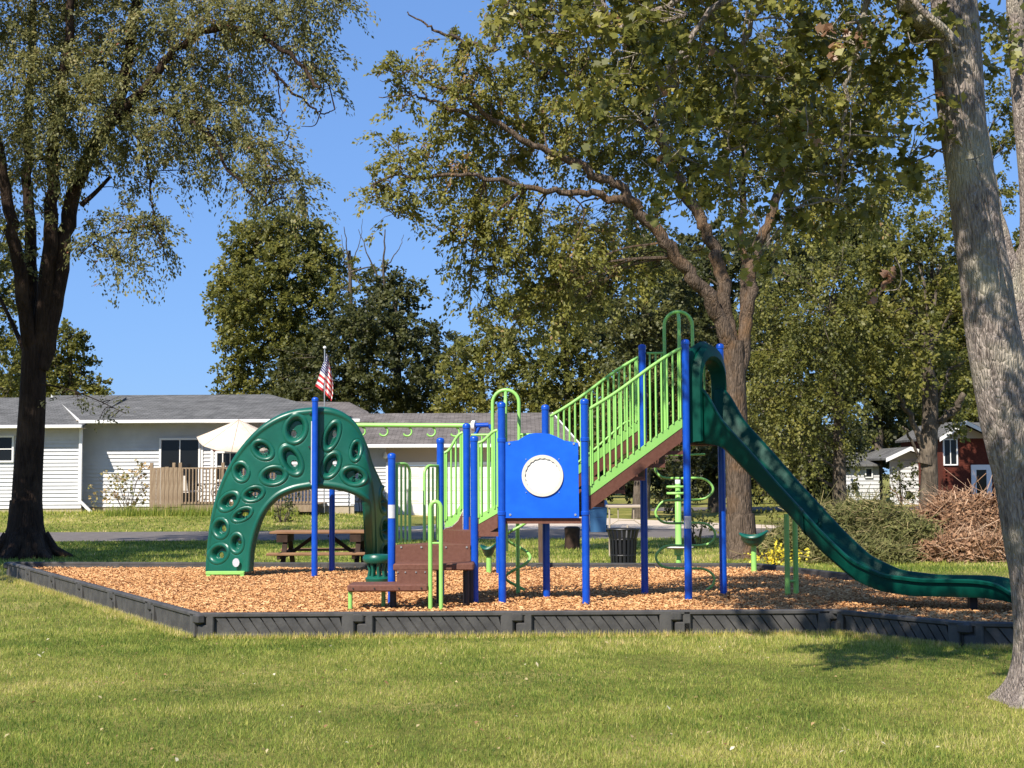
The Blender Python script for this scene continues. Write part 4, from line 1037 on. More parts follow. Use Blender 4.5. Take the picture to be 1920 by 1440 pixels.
# patio umbrella
ux = X(447, 48.6); uz = Zh(787, 48.6, 447)
um = thing('patio_umbrella', (ux, 48.6, dfz), 'cream patio umbrella open over the wooden deck in front of the house', 'umbrella')
mb = MB(); mb.tube([(ux, 48.6, dfz), (ux, 48.6, uz - .02)], .024, 8); mb.build('pole', M['tan_plastic'], um)
lx = X(368, 48.6); rU = ux - lx; ring1 = []
vs = [(ux, 48.6, uz)]; fs = []
for j, (fr_, dz) in enumerate(((.35, .30), (.7, .60), (1.0, .84))):
    for k_ in range(8):
        for h_ in (0, 1):
            an = math.pi / 8 * (2 * k_ + h_) + .0
            rr2 = rU * fr_ * (1 if h_ == 0 else .94)
            sag = 0 if h_ == 0 else -.05 * fr_
            tilt = .42 * math.sin(an) * fr_ - .12 * math.cos(an) * fr_
            vs.append((ux + rr2 * math.cos(an), 48.6 + rr2 * math.sin(an) * .85, uz - dz * .86 + sag * .5 + tilt))
for k_ in range(16): fs.append((0, 1 + k_, 1 + (k_ + 1) % 16))
for j in range(2):
    for k_ in range(16):
        a0 = 1 + j * 16; fs.append((a0 + k_, a0 + 16 + k_, a0 + 16 + (k_ + 1) % 16, a0 + (k_ + 1) % 16))
mb = MB(); mb.add(vs, fs); cn = mb.build('canopy', M['canvas'], um, 25)
so = cn.modifiers.new('s', 'SOLIDIFY'); so.thickness = .012
rb_ = MB()
for k_ in range(8):
    rb_.tube([vs[0], vs[1 + 2 * k_], vs[17 + 2 * k_], vs[33 + 2 * k_]], .012, 5)
rb_.build('ribs', M['tan_plastic'], um)
# deck furniture
def patio_chair(px, Y, rz, z, label, m1, scale=1.0):
    x = X(px, Y)
    c = thing('patio_chair', (x, Y, z), label, 'chair', 'outdoor chairs at the ranch house')
    R = Matrix.Rotation(rz, 3, 'Z')
    def w(*p): return Vector((x, Y, z)) + R @ (Vector(p) * scale)
    fr = MB()
    for sx in (-.27, .27):
        fr.tube([w(sx, -.25, 0), w(sx, -.27, .4), w(sx, -.26, .62)], .016, 6)
        fr.tube([w(sx, .30, 0), w(sx, .22, .42), w(sx, .32, 1.0)], .016, 6)
        fr.tube([w(sx, -.26, .62), w(sx, 0, .66), w(sx, .26, .62)], .02, 6)
    fr.tube([w(-.27, .32, 1.0), w(0, .34, 1.06), w(.27, .32, 1.0)], .016, 6)
    fr.build('frame', M['black'], c)
    s_ = MB(); q = [w(-.27, -.26, .42), w(.27, -.26, .42), w(.27, .22, .40), w(-.27, .22, .40)]
    s_.prism(q, (0, 0, .05)); s_.build('seat', m1, c)
    b_ = MB(); b_.prism([w(-.24, .22, .46), w(.24, .22, .46), w(.24, .31, .98), w(-.24, .31, .98)], R @ Vector((0, .03, 0))); b_.build('backrest', m1, c)
    return c
patio_chair(360, 48.2, 2.2, dfz, 'cushioned patio chair behind the railing, left of the deck table', M['cushion'])
patio_chair(425, 48.6, -2.0, dfz, 'cushioned patio chair under the cream umbrella', M['cushion'])
patio_chair(676, 51.5, -.6, .15, 'tan lawn chair standing alone by the house corner near the garage', M['tan_plastic'], 1.1)
tb = thing('deck_table', (X(392, 48.3), 48.3, dfz), 'dark round metal table on the deck between the cushioned chairs', 'table')
MB().lathe((X(392, 48.3), 48.3, dfz + .68), [(.02, 0), (.55, 0), (.55, .03), (.02, .03)], 20).build('table_top', M['black'], tb)
lg = MB()
for k_ in range(4):
    a_ = k_ * 1.57 + .6
    lg.tube([(X(392, 48.3) + .45 * math.cos(a_), 48.3 + .45 * math.sin(a_), dfz), (X(392, 48.3) + .2 * math.cos(a_), 48.3 + .2 * math.sin(a_), dfz + .4), (X(392, 48.3) + .4 * math.cos(a_), 48.3 + .4 * math.sin(a_), dfz + .68)], .015, 6)
lg.build('legs', M['black'], tb)

# flag
FY = 48.8
fx = X(608, FY); fzt = Zh(655, FY, 608)
fl = thing('flagpole', (fx, FY, 0), 'thin pole with a limp stars and stripes flag rising behind the climbing arch', 'flag')
mb = MB(); mb.tube([(fx, FY, .3), (fx, FY, fzt)], .022, 8); mb.build('pole', M['steel'], fl)
MB().lathe((fx, FY, fzt), [(.01, 0), (.05, .03), (.06, .06), (.05, .09), (.01, .12)], 10).build('finial', M['trim'], fl)
M['flag'] = bpy.data.materials.new('flag_cloth'); M['flag'].use_nodes = True
n_ = M['flag'].node_tree.nodes; L_ = M['flag'].node_tree.links
uvn = n_.new('ShaderNodeUVMap'); sp = n_.new('ShaderNodeSeparateXYZ'); L_.new(uvn.outputs[0], sp.inputs[0])
def mth(op, a, b=None):
    q = n_.new('ShaderNodeMath'); q.operation = op
    for i, v in enumerate((a, b)):
        if v is None: continue
        if isinstance(v, (int, float)): q.inputs[i].default_value = v
        else: L_.new(v, q.inputs[i])
    return q.outputs[0]
st_ = mth('MODULO', mth('FLOOR', mth('MULTIPLY', sp.outputs[1], 13)), 2)
cant = mth('MULTIPLY', mth('LESS_THAN', sp.outputs[0], .4), mth('GREATER_THAN', sp.outputs[1], 6 / 13))
m1 = n_.new('ShaderNodeMix'); m1.data_type = 'RGBA'; m1.inputs[6].default_value = (.50, .03, .035, 1); m1.inputs[7].default_value = (.8, .78, .76, 1); L_.new(st_, m1.inputs[0])
vo = n_.new('ShaderNodeTexVoronoi'); vo.inputs['Scale'].default_value = 15; vo.inputs['Randomness'].default_value = 0; L_.new(uvn.outputs[0], vo.inputs[0])
star = mth('LESS_THAN', vo.outputs[0], .25)
m0 = n_.new('ShaderNodeMix'); m0.data_type = 'RGBA'; m0.inputs[6].default_value = (.02, .025, .12, 1); m0.inputs[7].default_value = (.8, .8, .8, 1); L_.new(star, m0.inputs[0])
m2 = n_.new('ShaderNodeMix'); m2.data_type = 'RGBA'; L_.new(cant, m2.inputs[0]); L_.new(m1.outputs[2], m2.inputs[6]); L_.new(m0.outputs[2], m2.inputs[7])
L_.new(m2.outputs[2], n_['Principled BSDF'].inputs['Base Color']); n_['Principled BSDF'].inputs['Roughness'].default_value = .8
# limp flag: hoist runs down the pole, fly end hangs down and bunches
nu, nv = 30, 26; vs = []; uv = []
for i in range(nu):
    for j in range(nv):
        u = i / (nu - 1); v = j / (nv - 1)          # v=1 top
        hang = u * 1.05
        x = .06 + .52 * (1 - math.exp(-u * 1.4)) * (.35 + .65 * (1 - v) + .25 * math.sin(v * 3)) - .48 * (1 - v) * (1 - u) * .4 - .20 * (1 - v)
        z = fzt - .15 - (1 - v) * 1.15 - hang * .62 * (1 - .15 * (1 - v))
        y = FY + .10 * math.sin(u * 17 + v * 2.5) * (.3 + u) + .03 * math.sin(v * 9)
        vs.append((fx + x, y, z)); uv.append((u, v))
fs = [(i * nv + j, (i + 1) * nv + j, (i + 1) * nv + j + 1, i * nv + j + 1) for i in range(nu - 1) for j in range(nv - 1)]
mb = MB(); mb.add(vs, fs); me = mb.mesh('flag_cloth', M['flag'], 80, WLOC[fl.name])
ul = me.uv_layers.new(name='UVMap')
for lp in me.loops: ul.data[lp.index].uv = uv[lp.vertex_index]
link_mesh('flag_cloth', me, fl, None, WLOC[fl.name])

# white house on the right
RY = 70
wh = thing('white_cottage', (X(1690, RY), RY, 0), 'small white cottage half hidden behind the lopped tree on the right', 'house')
a0, a1, a2 = X(1604, RY), X(1668, RY), X(1756, RY)
siding(a0, a1, .0, Zh(872, RY, 1640), RY + 2.0, .2).build('wall', M['siding'], wh, 0)
siding(a1, a2, .0, Zh(862, RY, 1700), RY, .2).build('wall', M['siding'], wh, 0)
gp = at(1702, 846, RY)
MB().prism([(a1, RY, Zh(862, RY, 1700)), (a2, RY, Zh(862, RY, 1700)), (gp.x, RY, gp.z)], (0, .1, 0)).build('gable', M['siding'], wh, 0)
MB().prism([(a1 - .3, RY - .5, Zh(862, RY, 1668) - .02), (gp.x, RY - .5, gp.z + .12), (gp.x, RY + 8, gp.z + .12), (a1 - .3, RY + 8, Zh(862, RY, 1668) - .02)], (0, 0, .1)).prism([(a2 + .3, RY - .5, Zh(862, RY, 1752) - .02), (gp.x, RY - .5, gp.z + .12), (gp.x, RY + 8, gp.z + .12), (a2 + .3, RY + 8, Zh(862, RY, 1752) - .02)], (0, 0, .1)).build('roof', M['roof'], wh, 0)
MB().prism([(a1 - .3, RY - .55, Zh(862, RY, 1668) - .12), (gp.x, RY - .55, gp.z + .02), (gp.x, RY - .55, gp.z + .22), (a1 - .3, RY - .55, Zh(862, RY, 1668) + .08)], (0, .05, 0)).prism([(a2 + .3, RY - .55, Zh(862, RY, 1752) - .12), (gp.x, RY - .55, gp.z + .02), (gp.x, RY - .55, gp.z + .22), (a2 + .3, RY - .55, Zh(862, RY, 1752) + .08)], (0, .05, 0)).build('fascia', M['trim'], wh)
MB().prism([(a0 - .3, RY + 1.6, Zh(874, RY, 1640)), (a1, RY + 1.6, Zh(874, RY, 1640)), (a1, RY + 6, Zh(850, RY + 4, 1640)), (a0 - .3, RY + 6, Zh(850, RY + 4, 1640))], (0, 0, .1)).build('side_roof', M['roof'], wh, 0)
window(wh, X(1640, RY), X(1655, RY), Zh(900, RY), Zh(880, RY), RY + 1.95, 1, 1)
# brick house
BY = 66
bh = thing('brick_house', (X(1815, BY), BY, 0), 'red brick house with a white storm door beside the right hand trunk', 'house')
c0, c1 = X(1768, BY), X(1890, BY); cz = Zh(822, BY, 1800)
bw = MB().box(((c0 + c1) / 2, BY + .1, cz / 2), (c1 - c0, .2, cz)).build('wall', M['brick'], bh, 0)
MB().box((c0 + .1, BY + 3.6, cz / 2), (.2, 6.8, cz)).build('side_wall', M['brick'], bh, 0)
# brick courses, joined as one part
bk = MB(); zz = 0; row = 0
while zz < cz - .08:
    xx = c0 - (.0 if row % 2 else .11)
    while xx < c1:
        w_ = min(.205, c1 - max(xx, c0))
        if w_ > .06: bk.add([(max(xx, c0), BY - .012, zz + .01), (max(xx, c0) + w_, BY - .012, zz + .01), (max(xx, c0) + w_, BY - .012, zz + .065), (max(xx, c0), BY - .012, zz + .065)], [(0, 1, 2, 3)])
        xx += .225
    zz += .078; row += 1
o = bk.build('brickwork', M['brick'], bh, 0); o['kind'] = 'stuff'
gp = at(1804, 793, BY)
MB().prism([(c0 - .1, BY - .02, cz), (X(1862, BY), BY - .02, cz), (gp.x, BY - .02, gp.z - .1)], (0, .1, 0)).build('gable', M['tan_plastic'], bh, 0)
rl = X(1756, BY); rr3 = X(1866, BY)
MB().prism([(rl, BY - .6, cz - .05), (gp.x, BY - .6, gp.z), (gp.x, BY + 7, gp.z), (rl, BY + 7, cz - .05)], (0, 0, .1)).prism([(rr3, BY - .6, cz + .0), (gp.x, BY - .6, gp.z), (gp.x, BY + 7, gp.z), (rr3, BY + 7, cz + .0)], (0, 0, .1)).build('roof', M['roof'], bh, 0)
MB().prism([(rl, BY - .65, cz - .16), (gp.x, BY - .65, gp.z - .1), (gp.x, BY - .65, gp.z + .08), (rl, BY - .65, cz + .02)], (0, .05, 0)).prism([(rr3, BY - .65, cz - .12), (gp.x, BY - .65, gp.z - .1), (gp.x, BY - .65, gp.z + .08), (rr3, BY - .65, cz + .06)], (0, .05, 0)).build('fascia', M['trim'], bh)
MB().prism([(rr3, BY - .5, cz), (X(1960, BY), BY - .5, cz), (X(1960, BY), BY + 5, gp.z + .1), (gp.x + .6, BY + 5, gp.z + .1)], (0, 0, .1)).build('side_roof', M['roof'], bh, 0)
window(bh, X(1769, BY), X(1796, BY), Zh(877, BY), Zh(827, BY), BY - .03, 2, 1)
dr = window(bh, X(1820, BY), X(1858, BY), Zh(950, BY), Zh(876, BY), BY - .05, 1, 1, 'storm_door', .24)

# ------------------------------------------------------------------ yard things
# turning shrub by the house wall
rs = np.random.RandomState(61)
wd = MB(); lims = []
sb = at(240, 955, 47.5); sb.z = .3
t_ = thing('house_shrub', tuple(sb), 'yellowing thin shrub against the white siding left of the deck', 'shrub')
LV = Leaves()
for i in range(16):
    a_ = rs.uniform(0, 6.28); e = at(rs.uniform(180, 288), rs.uniform(872, 925), 47.5 + rs.uniform(-.3, .5))
    lims.append(limb(wd, [sb + Vector((.15 * math.cos(a_), .1 * math.sin(a_), -.1)), sb.lerp(e, .5) + Vector((rs.uniform(-.1, .1), 0, .1)), e], .014, .005, sides=5, n=3))
B = mk(47.5, [(230, 900, 32, 24, 0, .9), (262, 882, 26, 14, 0, 1), (200, 922, 26, 20, 0, .9), (270, 910, 20, 20, 0, .6), (240, 935, 34, 14, 0, .6), (190, 945, 20, 10, 0, .5)])
blobs_foliage(LV, wd, B, lims, rs, .10, 7, .22, .2, .05, 95, .62, .005)
wd.build('stems', M['bark2'], t_); link_mesh('foliage', LV.mesh('foliage', M['shrub'], .5), t_)
# tall weeds at the foot of the deck
rs = np.random.RandomState(62)
def weeds(n, px0, px1, Y0, Y1, hmax, m, tint, seed, name, label):
    r = np.random.RandomState(seed)
    Y = r.uniform(Y0, Y1, n); x = np.array([X(p, y) for p, y in zip(r.uniform(px0, px1, n), Y)])
    h = hmax * r.uniform(.3, 1, n); yaw = r.uniform(0, 6.28, n); ln = r.uniform(0, .5, n)
    d = np.stack([np.cos(yaw) * np.sin(ln), np.sin(yaw) * np.sin(ln), np.cos(ln)], -1); s = np.stack([-np.sin(yaw), np.cos(yaw), 0 * yaw], -1)
    B = np.stack([x, Y, ground_z(x, Y) - .02], -1)
    V = np.stack([B - s * .012, B + s * .012, B + d * h[:, None]], 1).reshape(-1, 3)
    o = link_mesh(name, np_mesh(name, V, 3, m, np.repeat(np.clip(r.normal(tint, .2, n), 0, 1), 3))); o['kind'] = 'stuff'; o['label'] = label
weeds(2600, 200, 560, 46.2, 46.9, .5, M['grass'], .3, 63, 'tall_weeds', 'tall weeds growing along the foot of the wooden deck')
weeds(1800, -20, 283, 48.4, 49.1, .22, M['grass'], .5, 64, 'wall_weeds', 'short weeds along the foundation of the white house')

def round_bush(name, px, py, Z, rx, ry, lm, label, seed, leaf=.07, tint=.4, dens=60, cat='bush'):
    rs = np.random.RandomState(seed); c = at(px, py, Z); k = Z / FPX
    t = thing(name, (c.x, Z, 0), label, cat)
    wd = MB(); LV = Leaves(); b = Vector((c.x, Z, 0)); ls = []
    for i in range(9):
        e = c + Vector((rs.uniform(-1, 1) * rx * k * .7, rs.uniform(-.4, .4), rs.uniform(0, .8) * ry * k))
        ls.append(limb(wd, [b + Vector((rs.uniform(-.1, .1), 0, -.05)), b.lerp(e, .6), e], .02, .006, sides=5, n=3))
    blobs_foliage(LV, wd, [(c, rx * k, rx * k * .8, ry * k, 1)], ls, rs, leaf, 16, .3, .2, .06, dens, tint, .006)
    wd.build('stems', M['bark4'], t); link_mesh('foliage', LV.mesh('foliage', lm, .45), t); return t
round_bush('dark_bush', 530, 955, 44, 30, 26, M['leafD'], 'dark rounded bush seen under the climbing arch in front of the deck', 71, .08, .3, 90)
round_bush('cottage_bush', 1690, 905, 62, 36, 38, M['leafD'], 'dark bush in front of the white cottage wall', 72, .12, .5, 60)
round_bush('yellow_hosta', 1448, 1044, 22.6, 22, 9, M['leafY'], 'low bright yellow plant behind the border under the slide', 73, .06, .6, 900, 'plant')
round_bush('roadside_bush', 1305, 985, 30, 40, 30, M['leafB'], 'loose green bush behind the border to the left of the centre trunk', 74, .07, .45, 90)
round_bush('trunk_side_bush', 1250, 930, 56, 40, 25, M['leafD'], 'shaded low bush beyond the road behind the tower posts', 75, .12, .5, 60)

# brush piles
def brush(name, label, blobs, Z0, m, seed, nst, leafn, leafs, lens=(.25, .9), thick=.006):
    r = np.random.RandomState(seed)
    t = thing(name, (at(blobs[0][0], blobs[0][1], Z0).x, Z0, 0), label, 'brush pile')
    V = []; T = []
    tot = sum(b[2] * b[3] for b in blobs)
    for (px, py, rx, ry, dz) in blobs:
        Z = Z0 + dz; k = Z / FPX; c = np.array(at(px, py, Z)); n = int(nst * rx * ry / tot)
        u = unit(r.normal(size=(n, 3))); u = u * (1 + .35 * fbm(u + c, 2.6))[:, None] * (r.rand(n, 1) ** .4) * np.array([rx * k, max(rx, ry) * k * .6, ry * k])
        P = c + u; P[:, 2] = np.maximum(P[:, 2], .02)
        d = unit(r.normal(size=(n, 3)) * np.array([1.2, .8, .7]) + np.array([0, 0, .25])); L = r.uniform(*lens, n)[:, None] * .5 * np.where(r.rand(n, 1) < .05, 2.2, 1)
        s = unit(np.cross(d, r.normal(size=(n, 3)))); w = thick * r.uniform(.5, 1.6, n)[:, None]
        u2 = np.cross(d, s)
        bend = P + u2 * L * .18
        for a, b in ((P - d * L, bend), (bend, P + d * L)):
            for q0, q1 in ((s, u2), (u2, -s), (-s, s)):
                V.append(np.stack([a + q0 * w, a + q1 * w, b + q1 * w * .7, b + q0 * w * .7], 1).reshape(-1, 3))
                T.append(np.repeat(np.clip(r.normal(.55, .25, n), 0, 1), 4))
    o = link_mesh('twigs', np_mesh('twigs', np.concatenate(V), 4, m, np.concatenate(T)), t); o['kind'] = 'stuff'
    LV = Leaves()
    for (px, py, rx, ry, dz) in blobs:
        Z = Z0 + dz; k = Z / FPX; c = np.array(at(px, py, Z)); n = int(leafn * rx * ry / tot)
        P = c + unit(r.normal(size=(n, 3))) * (r.rand(n, 1) ** .35) * np.array([rx * k, max(rx, ry) * k * .6, ry * k]); P[:, 2] = np.maximum(P[:, 2], .02)
        LV.add(P, r.normal(size=(n, 3)), r.normal(size=(n, 3)) + np.array([0, 0, .5]), leafs * r.uniform(.5, 1.3, n), np.clip(.35 + .3 * fbm(P, 2.0) + r.normal(0, .15, n), 0, 1))
    o = link_mesh('leaves', LV.mesh('leaves', m, .4), t); o['kind'] = 'stuff'
    return t
brush('green_brush_pile', 'tangled heap of cut green and tan branches behind the slide chute', [(1560, 1015, 90, 55, 1.5), (1640, 1000, 90, 62, 1.5), (1700, 1020, 80, 50, 1), (1500, 1030, 60, 40, 1), (1610, 1045, 100, 35, .2), (1470, 1025, 40, 35, 1.5), (1530, 985, 50, 40, 2.5), (1620, 960, 60, 20, 2)], 24.5, M['brushg'], 81, 5000, 36000, .075)
brush('dead_brush_pile', 'heap of dry reddish brown branches and leaves beside the right hand trunk', [(1790, 1000, 80, 60, 1.5), (1850, 990, 60, 60, 1.5), (1740, 1010, 50, 50, 2), (1810, 1035, 90, 32, .5), (1890, 1020, 50, 50, 1.5), (1800, 955, 60, 30, 2.5)], 24.5, M['brush'], 82, 6000, 30000, .085)

# picnic table
PY = 23.2
pt = thing('picnic_table', (X(600, PY), PY, 0), 'long brown wooden picnic table behind the back border, seen under the climbing arch', 'picnic table')
ptx0, ptx1 = X(513, PY), X(697, PY); ptz = Zh(997, PY, 600)
for i in range(5): MB().box(((ptx0 + ptx1) / 2, PY - .3 + i * .15, ptz), (ptx1 - ptx0, .135, .038), bev=.006).build('top_board', M['redwood'], pt)
for sy in (-.68, .68):
    for q in (0, .15): MB().box(((ptx0 + ptx1) / 2, PY + sy + q - .07, ptz - .33), (ptx1 - ptx0 - .05, .135, .038), bev=.006).build('bench_board', M['redwood'], pt)
for px_ in (538, 673):
    x = X(px_, PY)
    MB().box((x, PY, ptz - .36), (.05, 1.6, .10)).box((x - .02, PY, ptz - .09), (.18, .7, .13)).build('cross_beam', M['darkwood'], pt)
    for s_ in (-1, 1):
        MB().tube([(x + .02, PY + s_ * .62, -.02), (x + .02, PY + s_ * .22, ptz - .1)], .055, 4).build('leg', M['darkwood'], pt)
for s_ in (-1, 1):
    xa = X(605 + s_ * 12, PY); xb = X(605 + s_ * 60, PY)
    MB().tube([(xa, PY, ptz - .05), (xb, PY, ptz - .36)], .04, 4).build('brace', M['darkwood'], pt)

# square brown post behind the blue panel
px_, Yp = 1017, 23.4
MB_ = MB(); MB_.box((X(px_, Yp), Yp, .70), (.15, .15, 1.40), bev=.008)
tag(MB_.build('wooden_post', M['postwood']), 'square brown wooden post standing below the blue bubble panel behind the border', 'post')
MB_ = MB(); Yp = 30; MB_.lathe((X(1072, Yp), Yp, 0), [(.17, 0), (.16, .25), (.17, .45), (.12, .48)], 12)
tag(MB_.build('tree_stump', M['darkwood']), 'short brown stump by the driveway right of the square post', 'stump')

# litter bin
LY = 23.6
lb = thing('litter_bin', (X(1167, LY), LY, 0), 'black slatted metal litter bin behind the border under the stairs', 'bin')
bx_, r_t, r_b = X(1167, LY), .265, .20; bz = Zh(992, LY, 1167)
sl = MB().tube([(r_b, 0, .03), (r_b + .01, 0, bz * .55), (r_t - .03, 0, bz * .85), (r_t, 0, bz - .01)], .001, 4)
sm = MB()
sm.prism([(r_b, -.022, .03), (r_b, .022, .03), (r_b + .025, .022, bz * .75), (r_b + .025, -.022, bz * .75)], (.008, 0, 0))
sm.prism([(r_b + .025, -.022, bz * .75), (r_b + .025, .022, bz * .75), (r_t, .03, bz - .01), (r_t, -.03, bz - .01)], (.008, 0, 0))
sme = sm.mesh('slat', M['black'], 30)
for i in range(20): piece('slat', sme, lb, (bx_, LY, 0), (0, 0, i * math.pi / 10))
for z_, r__ in ((.03, r_b), (bz * .35, r_b + .01), (bz * .75, r_b + .02), (bz, r_t + .01)):
    P_ = [(bx_ + r__ * math.cos(a), LY + r__ * math.sin(a), z_) for a in np.linspace(0, 2 * math.pi, 25)]
    MB().tube(P_, .014, 6, False).build('hoop', M['black'], lb)
ln_ = MB(); ln_.lathe((bx_, LY, .05), [(r_b - .03, 0), (r_b - .01, bz * .7), (r_b - .04, bz * .7), (r_b - .05, .02)], 18); ln_.build('liner', M['black'], lb)

# blue cart and metal framed bench by the driveway
CYb = 38.5
bc = thing('recycling_cart', (X(1122, CYb), CYb, 0), 'blue wheeled recycling cart leaning beside the driveway left of the grey metal bench', 'cart')
cxb = X(1120, CYb); hz = Zh(946, CYb, 1120)
MB().box((cxb, CYb, hz * .47), (.42, .5, hz * .9), taper=1.18, bev=.0).build('body', M['bluebin'], bc)
ld = MB(); ld.prism([(cxb - .27, CYb - .32, hz * .86), (cxb + .27, CYb - .32, hz * .93), (cxb + .27, CYb + .32, hz * 1.08), (cxb - .27, CYb + .32, hz * 1.0)], (0, 0, .05)); ld.build('lid', M['bluebin'], bc)
MB().box((cxb + .02, CYb - .262, hz * .6), (.2, .03, .08)).build('grip', M['dark'], bc)
wl = MB()
wl.tube([(cxb - .27, CYb + .2, .1), (cxb - .22, CYb + .2, .1)], .1, 14); wl.build('wheel', M['black'], bc)
MB().tube([(cxb + .22, CYb + .2, .1), (cxb + .27, CYb + .2, .1)], .1, 14).build('wheel', M['black'], bc)
MY = 27.0
gt = thing('park_bench_frame', (X(1172, MY), MY, 0), 'grey metal framed outdoor table seen end on between the blue cart and the stair post', 'table')
x0_, x1_ = X(1139, MY), X(1205, MY); zt_ = Zh(950, MY, 1172)
MB().box(((x0_ + x1_) / 2, MY + .3, zt_), (x1_ - x0_, .7, .05), bev=.01).build('table_top', M['tan_plastic'], gt)
for x in (x0_ + .03, x1_ - .03): MB().tube([(x, MY, 0), (x, MY, zt_ - .02)], .018, 8).build('leg', M['tan_plastic'], gt)
MB().tube([(x0_ + .2, MY, zt_ - .03), (x0_ + .2, MY, zt_ - .26), (x1_ - .18, MY, zt_ - .26), (x1_ - .18, MY, zt_ - .03)], .013, 6).tube([(x0_ + .03, MY, zt_ - .36), (x0_ + .2, MY, zt_ - .26)], .01, 6).tube([(x1_ - .03, MY, zt_ - .36), (x1_ - .18, MY, zt_ - .26)], .01, 6).tube([(x0_ + .38, MY, .1), (x0_ + .38, MY, zt_ - .36)], .02, 6).build('frame', M['tan_plastic'], gt)

# ------------------------------------------------------------------ playground equipment
GZ0 = .15
def V3(p, z): return Vector((p[0], p[1], z))
def post(parent, p, top, r=.043, label=None):
    mb = MB()
    prof = [(r, 0), (r, top - GZ0 - .05)] + [(r * 1.12, top - GZ0 - .05), (r * 1.12, top - GZ0 - .018)] + [(r * 1.12 * math.cos(a), top - GZ0 - .018 + .03 * math.sin(a)) for a in (.4, .8, 1.2, 1.5)]
    mb.lathe((p[0], p[1], GZ0), prof, 20)
    o = mb.build('post', M['blue'], parent, 50)
    if label: o['label'] = label
    return o
def collar(parent, p, z, m='lime', r=.052):
    return MB().lathe((p[0], p[1], z - .022), [(r * .9, 0), (r, .006), (r, .038), (r * .9, .044)], 16).build('clamp', M[m], parent, 40)
def sticker(parent, p, z0, z1, w=.9):
    mb = MB(); r = .0455; vs = []
    for i in range(9):
        a = -math.pi / 2 + (i - 4) * w / 8 * 2.2
        for z in (z0, z1): vs.append((p[0] + r * math.cos(a), p[1] + r * math.sin(a), z))
    mb.add(vs, [(2 * i, 2 * i + 2, 2 * i + 3, 2 * i + 1) for i in range(8)])
    return mb.build('sticker', M['sticker'], parent, 60)

N1 = (-.12, 15.6); N2 = (.81, 15.5); Fb = (.39, 16.3); Gp = (-.54, 16.4)
Tn = (1.99, 15.85); Tf = (1.57, 16.65); T3p = (2.5, 16.6)
A1 = (-1.36, 15.65); A2 = (-.43, 15.65); A3 = (-.85, 16.4)
ps = thing('play_structure', (.5, 16, GZ0), 'blue and lime green play structure with decks, long railed stair, bubble panel and green slide', 'playground')
post(ps, N1, 2.41); post(ps, N2, 2.435); post(ps, Fb, 2.41); post(ps, Gp, 2.20)
post(ps, Tn, 3.13); post(ps, Tf, 3.15); post(ps, T3p, 3.15)
post(ps, A1, 1.84); post(ps, A2, 2.03); post(ps, A3, 2.03)
sticker(ps, A1, 1.12, 1.27); sticker(ps, Tn, .98, 1.12)
# decks
def deck(poly, z, t=.06, nm='deck'):
    mb = MB(); mb.prism([V3(p, z - t) for p in poly], (0, 0, t)); return mb.build(nm, M['brown'], ps)
def shrink(poly, f=.93):
    c = (sum(p[0] for p in poly) / len(poly), sum(p[1] for p in poly) / len(poly))
    return [(c[0] + (p[0] - c[0]) * f, c[1] + (p[1] - c[1]) * f) for p in poly]
deck(shrink([Gp, N1, Fb]), 1.11); deck(shrink([N1, N2, Fb]), 1.112); deck(shrink([Tf, Tn, T3p]), 1.99); deck(shrink([A1, A2, A3], .98), .82)
Uv = lambda a, b: Vector((b[0] - a[0], b[1] - a[1], 0)).normalized()
def L2(a, b, t): return (a[0] + (b[0] - a[0]) * t, a[1] + (b[1] - a[1]) * t)

# bubble panel between the front posts
fY = 15.5
def pp(px, py): # point on the plane of the two front posts
    d = ray(px, py); o2 = Vector((N1[0], N1[1])); e = Vector((N2[0] - N1[0], N2[1] - N1[1]))
    A = Matrix(((d.x, -e.x), (d.y, -e.y))); t, a = A.inverted() @ o2
    return CAM + d * t
nrm = Vector((N2[1] - N1[1], -(N2[0] - N1[0]), 0)).normalized()
out_ = [pp(*q) for q in ((948, 971), (1086, 971), (1084, 831), (1076, 829), (1058, 826))]
out_ += [pp(1042 - 0, 818), pp(1030, 813.5), pp(1017, 812), pp(1004, 812), pp(992, 813.5), pp(982, 819), pp(972, 825.5), pp(956, 828), pp(948, 829)]
pn = MB().prism([q + nrm * -.004 for q in out_], -nrm * .02 * -1).build('bubble_panel', M['panel'], ps, 30)
cc = pp(1017.5, 892); ex = Uv(N1, N2); R0 = .232
def ringmesh(r0, r1, z0, z1, n=64, scal=0, nl=22):
    mb = MB(); vs = []; fs = []
    for i in range(n):
        a = 2 * math.pi * i / n
        for r_, z_ in ((r0 * (1 + scal * math.cos(nl * a)), z0), (r1, z0), (r1, z1), (r0 * (1 + scal * math.cos(nl * a)), z1)):
            vs.append(cc + ex * (r_ * math.cos(a)) + Vector((0, 0, r_ * math.sin(a))) + nrm * z_)
    for i in range(n):
        j = (i + 1) % n
        for k_ in range(4): fs.append((i * 4 + k_, j * 4 + k_, j * 4 + (k_ + 1) % 4, i * 4 + (k_ + 1) % 4))
    mb.add(vs, fs); return mb
rgo = ringmesh(.193, R0, .012, .034, 176, .018).build('window_ring', M['ring'], pn, 30)
dm = MB(); vs = []; fs = []
for k_, (r_, z_) in enumerate(((.200, .014), (.19, .022), (.15, .05), (.09, .066), (.001, .072))):
    for i in range(40): a = 2 * math.pi * i / 40; vs.append(cc + ex * (r_ * math.cos(a)) + Vector((0, 0, r_ * math.sin(a))) + nrm * (z_ * .35 + .009))
for k_ in range(4):
    for i in range(40): fs.append((k_ * 40 + i, k_ * 40 + (i + 1) % 40, (k_ + 1) * 40 + (i + 1) % 40, (k_ + 1) * 40 + i))
dm.add(vs, fs); dm.build('bubble_window', M['white'], pn, 60)
